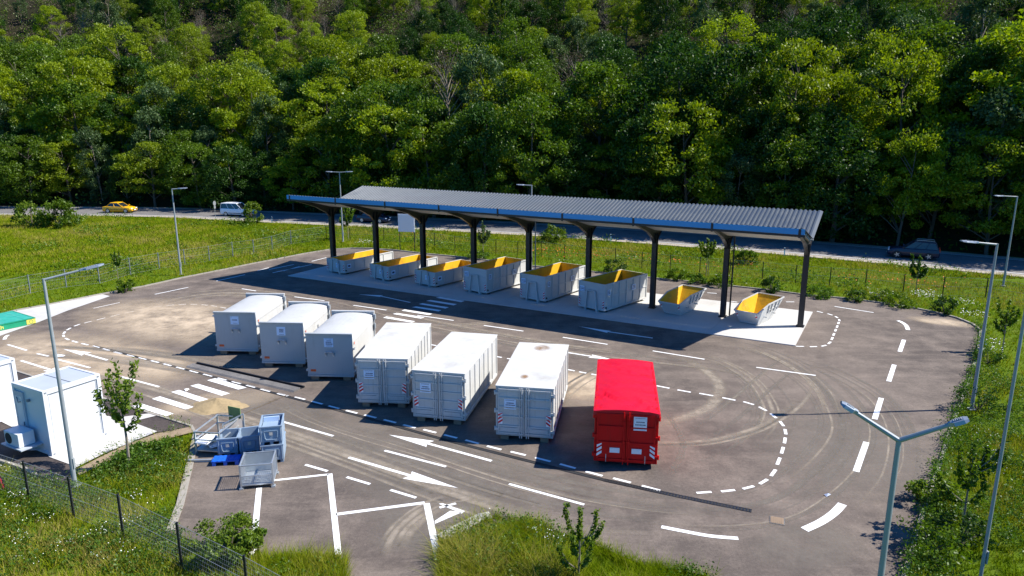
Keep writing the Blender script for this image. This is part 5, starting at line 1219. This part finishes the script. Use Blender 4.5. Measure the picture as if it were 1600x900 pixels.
# undergrowth that reads as one mass under the trees
ug = []
X = rng.uniform(-125, 95, 9000); Y = rng.uniform(45, 185, 9000); d = sdist(FARE, X, Y); k = (d > 1.2) & (d < 80) & (np.abs(X) < .76 * Y + 8)
X, Y, d = X[k], Y[k], d[k]; Z = hill(X, Y); hgt = np.where(d < 7, rng.uniform(.4, 2.4, len(X)), rng.uniform(.2, 1.3, len(X)))
c = np.repeat(np.stack([X, Y, Z + hgt * .4], -1), 16, 0); hh = np.repeat(hgt, 16)
c = c + rng.normal(size=c.shape) * np.stack([.6 + hh * .2, .6 + hh * .2, hh * .4], -1); v, f = leaf_quads(c, 1, .22)
o = bpy.data.objects.new('undergrowth', raw_mesh('undergrowth', v, f, 'leaf_b', 4)); COL.objects.link(o)
tag(o, 'dark undergrowth covering the forest floor beneath the trees', 'undergrowth', kind='stuff')
def thicket(name, label, n_, dlo, dhi, hlo, hhi, per, lsz, mat, asp=.55):
    X = rng.uniform(-175, 110, n_); Y = rng.uniform(45, 205, n_); d = sdist(FARE, X, Y); k = (d > dlo) & (d < dhi) & (np.abs(X) < .95 * Y + 8); X, Y = X[k], Y[k]; Z = hill(X, Y)
    h = rng.uniform(hlo, hhi, len(X)); c = np.repeat(np.stack([X, Y, Z + h * .5], -1), per, 0); hh = np.repeat(h, per); c = c + rng.normal(size=c.shape) * np.stack([.35 + hh * .14, .35 + hh * .14, hh * .3], -1)
    v, f = leaf_quads(c, 1, lsz, up=.1, asp=asp); o = bpy.data.objects.new(name, raw_mesh(name, v, f, mat, 4)); COL.objects.link(o); tag(o, label, 'undergrowth', kind='stuff')
thicket('brown_thicket', 'brownish bare twigs and dry thicket between the trees on the upper slope', 11000, 20, 108, 1.0, 4.0, 34, .26, 'leaf_d', .14)
thicket('green_thicket', 'green bushy thicket between the trees on the upper slope', 6400, 30, 112, .8, 5.0, 60, .16, 'leaf_e')
thicket('roadside_thicket', 'dark green thicket closing the forest edge along the road', 2600, 1.3, 8, .8, 3.6, 60, .15, 'leaf_b')

# ------------------------------------------------------------------ saplings and bushes
def sapling(label, loc, H, spread, nbr, nleaf, lsz, seed, mat='leaf_s', clear=.35, stake=False, name='sapling', upright=.8):
    rn = random.Random(seed); rg = np.random.default_rng(seed); t = thing(name, label, 'tree', (*loc, 0), rn.uniform(0, 6))
    m = MB(); m.tube([(0, 0, -.1), (.03, 0, H * .3), (0, .03, H * .6), (.02, 0, H * .9)], [.045 * H / 3.5, .036 * H / 3.5, .022, .008], 6); pts = []
    br = [((0, 0, H * .55), (.02, 0, H))]
    for k in range(nbr):
        z0 = H * (clear + (.9 - clear) * rn.random() * .6); a = 2 * PI * (k + rn.random() * .6) / nbr; l = H * rn.uniform(.28, .48)
        e = (math.cos(a) * spread * rn.uniform(.5, 1), math.sin(a) * spread * rn.uniform(.5, 1), min(H, z0 + l * upright)); br.append(((0, 0, z0), e))
        m.tube([(0, 0, z0), (e[0] * .6, e[1] * .6, z0 + (e[2] - z0) * .4), e], [.02, .013, .005], 5)
    for p, q in br:
        k = int(nleaf / len(br)); tt_ = rg.uniform(.12, 1.04, k)[:, None]; bend = np.array([[(q[0]) * .25, q[1] * .25, -(q[2] - p[2]) * .12]]) * (4 * tt_ * (1 - tt_))
        pts.append(np.array(p) + (np.array(q) - np.array(p)) * tt_ + bend + rg.normal(size=(k, 3)) * .045 * H / 2.6)
    m.build('trunk', 'bark_pale', t)
    v, f = leaf_quads(np.concatenate(pts), 1, lsz, rg=rg, asp=.6); o = bpy.data.objects.new('crown', raw_mesh('crown', v, f, mat, 4)); COL.objects.link(o); o.parent = t
    if stake: m = MB(); m.cyl((.25, .1, 0), (.25, .1, 1.5), .03, n=6); m.build('stake', 'wood', t)
    return t
sapling('young tree with upright leafy branches beside the site cabin apron', (*[(-14.87,25.51),][0],), 4.35, 1.05, 6, 1050, .085, 1, clear=.34, upright=.95)
sapling('sapling with several upright shoots on the grass island in the front', (1.95, 18.6), 2.3, .75, 7, 1300, .06, 2, clear=.12, upright=1.1)
sapling('sapling by the right kerb in front of the bare pole', (14.8, 21.1), 3.3, .9, 8, 1300, .075, 3, 'leaf_e', clear=.3)
sapling('sapling near the right kerb beside the single arm lamp', (*[(28.69,39.95),][0],), 3.0, .75, 7, 900, .08, 4, 'leaf_e', clear=.3)
sapling('small round headed sapling in front of the dark blue estate car', (31.23, 53.86), 3.1, .7, 8, 900, .10, 5, 'leaf_b', clear=.42)
sapling('sapling seen under the right half of the canopy', (16.9, 61.0), 3.2, .85, 8, 900, .11, 6, 'leaf_s', clear=.42, stake=True)
sapling('thin sapling seen under the left half of the canopy', (-2.83, 69.3), 3.5, .8, 8, 700, .11, 7, 'leaf_c', clear=.4)
sapling('sapling next to the lamp pole behind the left end of the canopy', (-18.6, 80.5), 3.6, 1.1, 8, 900, .12, 8, 'leaf_e', clear=.4)
sapling('thin sapling in the left lawn between the fence posts', (*[(-33.45,59.41),][0],), 2.4, .5, 6, 420, .09, 9, 'leaf_e', clear=.4)
def bush(label, loc, H, r, n_, lsz, mat, seed, flat=.8, name='shrub'):
    rg = np.random.default_rng(seed); rn = random.Random(seed); t = thing(name, label, 'shrub', (*loc, 0), rn.uniform(0, 6))
    P, cs = crown_points(H, r, H * .02, max(10, int(30 * r)), n_ / max(10, int(30 * r)), flat, max(.14, r * .30), rg, .7)
    v, f = leaf_quads(P, 1, lsz, rg=rg); v[:, 2] = np.maximum(v[:, 2], .0)
    o = bpy.data.objects.new('foliage', raw_mesh('foliage', v, f, mat, 4)); COL.objects.link(o); o.parent = t
    m = MB()
    for k in range(6): x, y, z, s = cs[k % len(cs)]; m.tube([(0, 0, -.05), (x * .5, y * .5, z * .6), (x, y, z)], [.03 * H, .02 * H, .008 * H], 5)
    m.build('stem', 'bark', t); return t
bush('large light green bush on the left meadow below the yellow car', (-57.3, 90.2), 3.2, 2.3, 3200, .15, 'leaf_e', 60)
bush('lower light green bush on the left meadow at the left of the large one', (-61.5, 91.2), 2.8, 2.0, 2400, .15, 'leaf_s', 61)
bush('light green round bush on the verge right of the white van', (-33.8, 93.2), 2.8, 1.3, 2000, .13, 'leaf_s', 62, 1.0)
bush('light green bush on the road strip seen under the middle of the canopy', (4.6, 78.7), 1.8, 1.3, 1500, .12, 'leaf_s', 63)
bush('low green bush on the strip near the right end of the canopy', (*[(22.00,66.15),][0],), 1.2, 1.1, 1300, .10, 'leaf_e', 64)
bush('white flowering low bush at the far kerb right of the canopy', (*[(27.84,52.26),][0],), .8, .9, 1000, .07, 'leaf_s', 65)
bush('rounded bush with white blossom overhanging the asphalt in the left foreground', (*[(-8.82,19.81),][0],), 1.15, 1.0, 6500, .05, 'leaf_s', 66)
bush('dense dark leafy bush beside the blossoming one in the left foreground', (*[(-8.16,20.01),][0],), .75, .5, 1500, .055, 'leaf_w', 67)
bush('white blossoming bush beside the right hand kerb', (*[(14.84,22.69),][0],), .95, .85, 2200, .06, 'leaf_s', 68)
bush('dark leafy bush on the triangular lawn beside the young tree', (*[(-14.42,26.20),][0],), .5, 1.3, 3200, .06, 'leaf_w', 69, .6)
bush('low dark bush on the triangular lawn corner at its wide end', (*[(-15.14,25.40),][0],), .4, .9, 1800, .06, 'leaf_w', 70, .6)
KB = [(1092,462,'green weed bush at the far kerb below the sapling under the canopy'), (1130,458,'leafy weed bush at the far kerb behind the right open skip'), (1210,470,'dark weed bush at the far kerb behind the last canopy column'), (1285,460,'dark weed bush at the far kerb right of the last canopy column'), (1060,452,'small weed bush at the far kerb left of the open skips'), (960,425,'dark weed bush seen over the tall open containers'), (1345,470,'green weed bush at the far kerb before the dark sapling'), (1415,476,'green weed bush at the far kerb under the dark sapling'), (1475,482,'leafy weed bush where the far kerb starts to curve'), (745,405,'dark weed bush behind the left tall open container'), (190,462,'dark weed bush at the left kerb of the lawn'), (1500,640,'leafy weed bush at the right kerb by the lamp shadow'), (1520,560,'leafy weed bush at the right kerb above the tree shadow'), (1455,860,'dark leafy bush at the right kerb below the bare pole'), (1500,850,'leafy bush behind the right kerb next to the bare pole')]
KBW = [(15.29,57.08),(17.01,56.15),(20.43,54.15),(23.46,52.49),(13.94,58.52),(9.02,61.65),(25.80,51.30),(28.11,49.44),(29.74,47.54),(-3.41,68.30),(-30.49,54.33),(21.25,31.22),(26.11,38.02),(12.94,19.74),(14.27,20.36),]
for i, ((a, b, l), p) in enumerate(zip(KB, KBW)): bush(l, (p[0] + (.5 if p[0] > 18 and p[1] < 48 else 0), p[1] + (.8 if p[1] > 40 else 0)), .75 + .3 * (i % 3) * .6, .8 + .25 * (i % 2), 1200, .075 if p[1] > 40 else .055, ['leaf_w', 'leaf_e', 'leaf_b'][i % 3], 80 + i, name='weed_bush')

# ------------------------------------------------------------------ grass
def allowed(X, Y):
    ok = ~inside(YARD, X, Y) & ~inside(CABYARD, X, Y) & ~inside(VERGE, X, Y); d = sdist(NEAR, X, Y)
    return ok & (d < -1.2)
def grass(name, label, n_, box, hmin, hmax, w0, per, dmin=0, dmax=1e9, cond=None, lean=.5, base=.5):
    X = rng.uniform(box[0], box[1], n_); Y = rng.uniform(box[2], box[3], n_); k = allowed(X, Y) & (np.abs(X) < .76 * Y + 6) & (np.hypot(X, Y) >= dmin) & (np.hypot(X, Y) < dmax)
    if cond is not None: k = cond(X, Y)
    X, Y = X[k], Y[k]; n_ = len(X)
    pat = np.sin(X * .55 + 2 * np.sin(Y * .31)) * np.cos(Y * .47 + np.sin(X * .23)) + .7 * np.sin(X * 1.9 + 1.3 * Y) * np.cos(1.4 * Y - .8 * X) + .5 * np.sin(X * .13 + Y * .17)
    h = (hmin + (hmax - hmin) * rng.uniform(0, 1, n_) ** 1.5) * (1 + .35 * np.clip(pat, -1, 1.2)); tint0 = base + .17 * pat + rng.normal(0, .13, n_)
    X, Y, h, tint0 = (np.repeat(a, per) for a in (X, Y, h, tint0)); N = len(X)
    t = rng.uniform(0, 2 * PI, N); rad = rng.uniform(0, .12, N); bx, by = X + np.cos(t) * rad, Y + np.sin(t) * rad
    hh = h * rng.uniform(.55, 1.15, N); ang = rng.uniform(0, 2 * PI, N); wv = w0 * rng.uniform(.6, 1.4, N)
    ln = lean * hh * rng.uniform(.2, 1.2, N); la = t + rng.normal(0, .8, N)
    dx, dy = np.cos(ang) * wv, np.sin(ang) * wv
    b1 = np.stack([bx - dx, by - dy, np.full(N, -.05)], -1); b2 = np.stack([bx + dx, by + dy, np.full(N, -.05)], -1); tp = np.stack([bx + np.cos(la) * ln, by + np.sin(la) * ln, hh], -1)
    v = np.stack([b1, b2, tp], 1).reshape(-1, 3); tint = np.clip(np.repeat(tint0 + rng.normal(0, .08, N), 3), 0, 1)
    tint[2::3] = np.clip(tint[2::3] + .10, 0, 1)
    o = bpy.data.objects.new(name, raw_mesh(name, v, np.arange(N * 3).reshape(-1, 3), 'grass', 3, {'tint': tint})); COL.objects.link(o)
    print(name, N); return tag(o, label, 'grass', kind='stuff')
right = lambda X, Y: X > 8
grass('foreground_grass', 'tall uncut grass and weeds on the banks nearest to the viewer', 66000, (-20, 26, 13, 34), .08, .38, .011, 6, 0, 36, lean=.8, base=.64)
grass('meadow_grass', 'rough meadow grass between the yard and the road', 210000, (-75, 60, 30, 90), .08, .34, .019, 3, 34, 72, lean=.9, base=.62)
grass('meadow_grass', 'rough grass of the far meadow along the road', 230000, (-95, 50, 60, 108), .08, .34, .03, 3, 72, 140, lean=1.0, base=.64)
ISL = [(-1.88,16.07),(-2.28,20.55),(-2.01,21.07),(-1.42,21.72),(-0.67,22.08),(-0.01,22.08),(1.06,21.52),(2.65,20.47),(3.91,19.44),(6.12,18.95),(5.15,16.05),]
FRL = [(-6.94,16.08),(-8.07,19.61),(-6.59,19.80),(-5.13,19.53),(-4.22,16.08),]
grass('island_grass', 'long pale flopping grass on the island in the front', 42000, (-3, 9, 12, 22.5), .12, .66, .008, 7, cond=lambda X, Y: inside(ISL, X, Y) & (rng.uniform(0, 1, X.shape) < .55 + .5 * np.sin(X * 2.1 + 1.7 * np.sin(Y * 1.9))), lean=1.5, base=.72)
grass('front_grass', 'tall grass at the front end of the parking bays', 16000, (-9, -2, 13, 20.5), .2, .6, .009, 6, cond=lambda X, Y: inside(FRL, X, Y), lean=.9, base=.6)
# wild flowers
def flowers(name, label, spots, mat, sz, hz):
    vs = []
    for x, y, r_, k in spots:
        t = rng.uniform(0, 2 * PI, k); q = r_ * np.sqrt(rng.uniform(0, 1, k)); vs.append(np.stack([x + np.cos(t) * q, y + np.sin(t) * q, rng.uniform(.6, 1.1, k) * hz], -1))
    c = np.concatenate(vs); c = c[allowed(c[:, 0], c[:, 1])]; v, f = leaf_quads(c, 1, sz, up=1.5, asp=.9)
    o = bpy.data.objects.new(name, raw_mesh(name, v, f, mat, 4)); COL.objects.link(o); return tag(o, label, 'flowers', kind='stuff')
FW = [(-17.37,22.81),(-17.00,21.77),(-15.65,21.19),(-15.56,20.10),(-13.93,19.76),(-13.43,20.63),(-12.47,21.18),(-12.42,22.37),(-13.19,22.79),(-10.15,21.17),(-9.79,21.87),(-2.32,20.96),(1.35,20.05),(0.91,20.58),(4.02,20.11),(-1.44,22.12),(-13.65,24.88),(-13.52,25.40),(14.84,23.58),(16.23,24.77),(18.05,24.77),(19.27,26.07),(19.62,27.81),(-19.02,24.90),(-16.85,24.16),(-14.52,19.43),(-12.16,19.42),]
def weeds(name, label, n_, box, per, lsz, hmax, sd, thr, mat, far=False):
    wx = rng.uniform(box[0], box[1], n_); wy = rng.uniform(box[2], box[3], n_); pt = np.sin(wx * 1.1 + 2 * np.sin(wy * .7)) + np.sin(wy * 1.3 - wx * .5) if not far else np.sin(wx * .33 + 2 * np.sin(wy * .21)) + np.sin(wy * .42 - wx * .17) + .8 * np.sin(wx * .9 + wy * .7)
    kk = allowed(wx, wy) & (np.abs(wx) < .76 * wy + 2) & (pt > thr); wx, wy = wx[kk], wy[kk]; hh = rng.uniform(.08, hmax, len(wx)) * (1 + .5 * (wx > 9) * (not far))
    c = np.repeat(np.stack([wx, wy, hh], -1), per, 0); c += rng.normal(size=c.shape) * (sd, sd, sd * .6); c[:, 2] = np.maximum(c[:, 2], .02)
    v, f = leaf_quads(c, 1, lsz); o = bpy.data.objects.new(name, raw_mesh(name, v, f, mat, 4)); COL.objects.link(o); tag(o, label, 'weeds', kind='stuff')
weeds('leafy_weeds', 'broad leafed weeds mixed into the tall foreground grass', 26000, (-19, 26, 13, 38), 13, .042, .36, .12, -.5, 'leaf_w')
weeds('meadow_weeds', 'darker leafy weed patches across the far meadow', 26000, (-90, 60, 36, 105), 9, .10, .4, .28, .9, 'leaf_e', True)
kp = np.array(respace(YARD[29:43], .12)); kp = np.repeat(kp, 5, 0) + rng.normal(size=(len(kp) * 5, 2)) * .16 + (.12, 0)
kp = kp[(np.sin(kp[:, 1] * 2.3) + np.sin(kp[:, 1] * 5.1 + 1) + rng.normal(0, .5, len(kp))) > -.3]
c = np.repeat(np.stack([kp[:, 0], kp[:, 1], rng.uniform(.05, .38, len(kp))], -1), 9, 0); c += rng.normal(size=c.shape) * (.1, .1, .07); c[:, 2] = np.maximum(c[:, 2], .02)
v, f = leaf_quads(c, 1, .045); o = bpy.data.objects.new('kerb_weeds', raw_mesh('kerb_weeds', v, f, 'leaf_w', 4)); COL.objects.link(o); tag(o, 'leafy weeds growing over the right hand kerb onto the asphalt', 'weeds', kind='stuff')
flowers('white_wildflowers', 'small white wildflowers scattered over the foreground grass', [(x, y, random.uniform(.25, .8), random.randint(8, 26)) for x, y in FW], 'petal', .018, .5)
FP = [(3.28,72.03),(4.52,70.95),(6.39,70.23),(8.22,69.52),(10.02,68.83),(5.02,68.88),(12.91,67.50),(15.15,66.53),(16.67,65.29),(20.37,63.78),(29.43,58.40),(32.41,56.02),(35.65,57.15),(32.10,58.37),(-11.78,81.60),]
flowers('orange_poppies', 'orange poppies scattered along the strip behind the canopy', [(x, y, 2.2, 38) for x, y in FP], 'poppy', .05, .5)
FQ = [(27.84,52.26),(31.07,51.84),(32.77,49.95),(31.04,52.63),(27.19,39.14),(28.14,40.31),(31.11,46.56),(-15.83,76.05),(17.69,58.49),]
flowers('white_umbels', 'white umbel flowers along the far kerb and right bank', [(x, y, .9, 70) for x, y in FQ], 'petal', .035, .62)
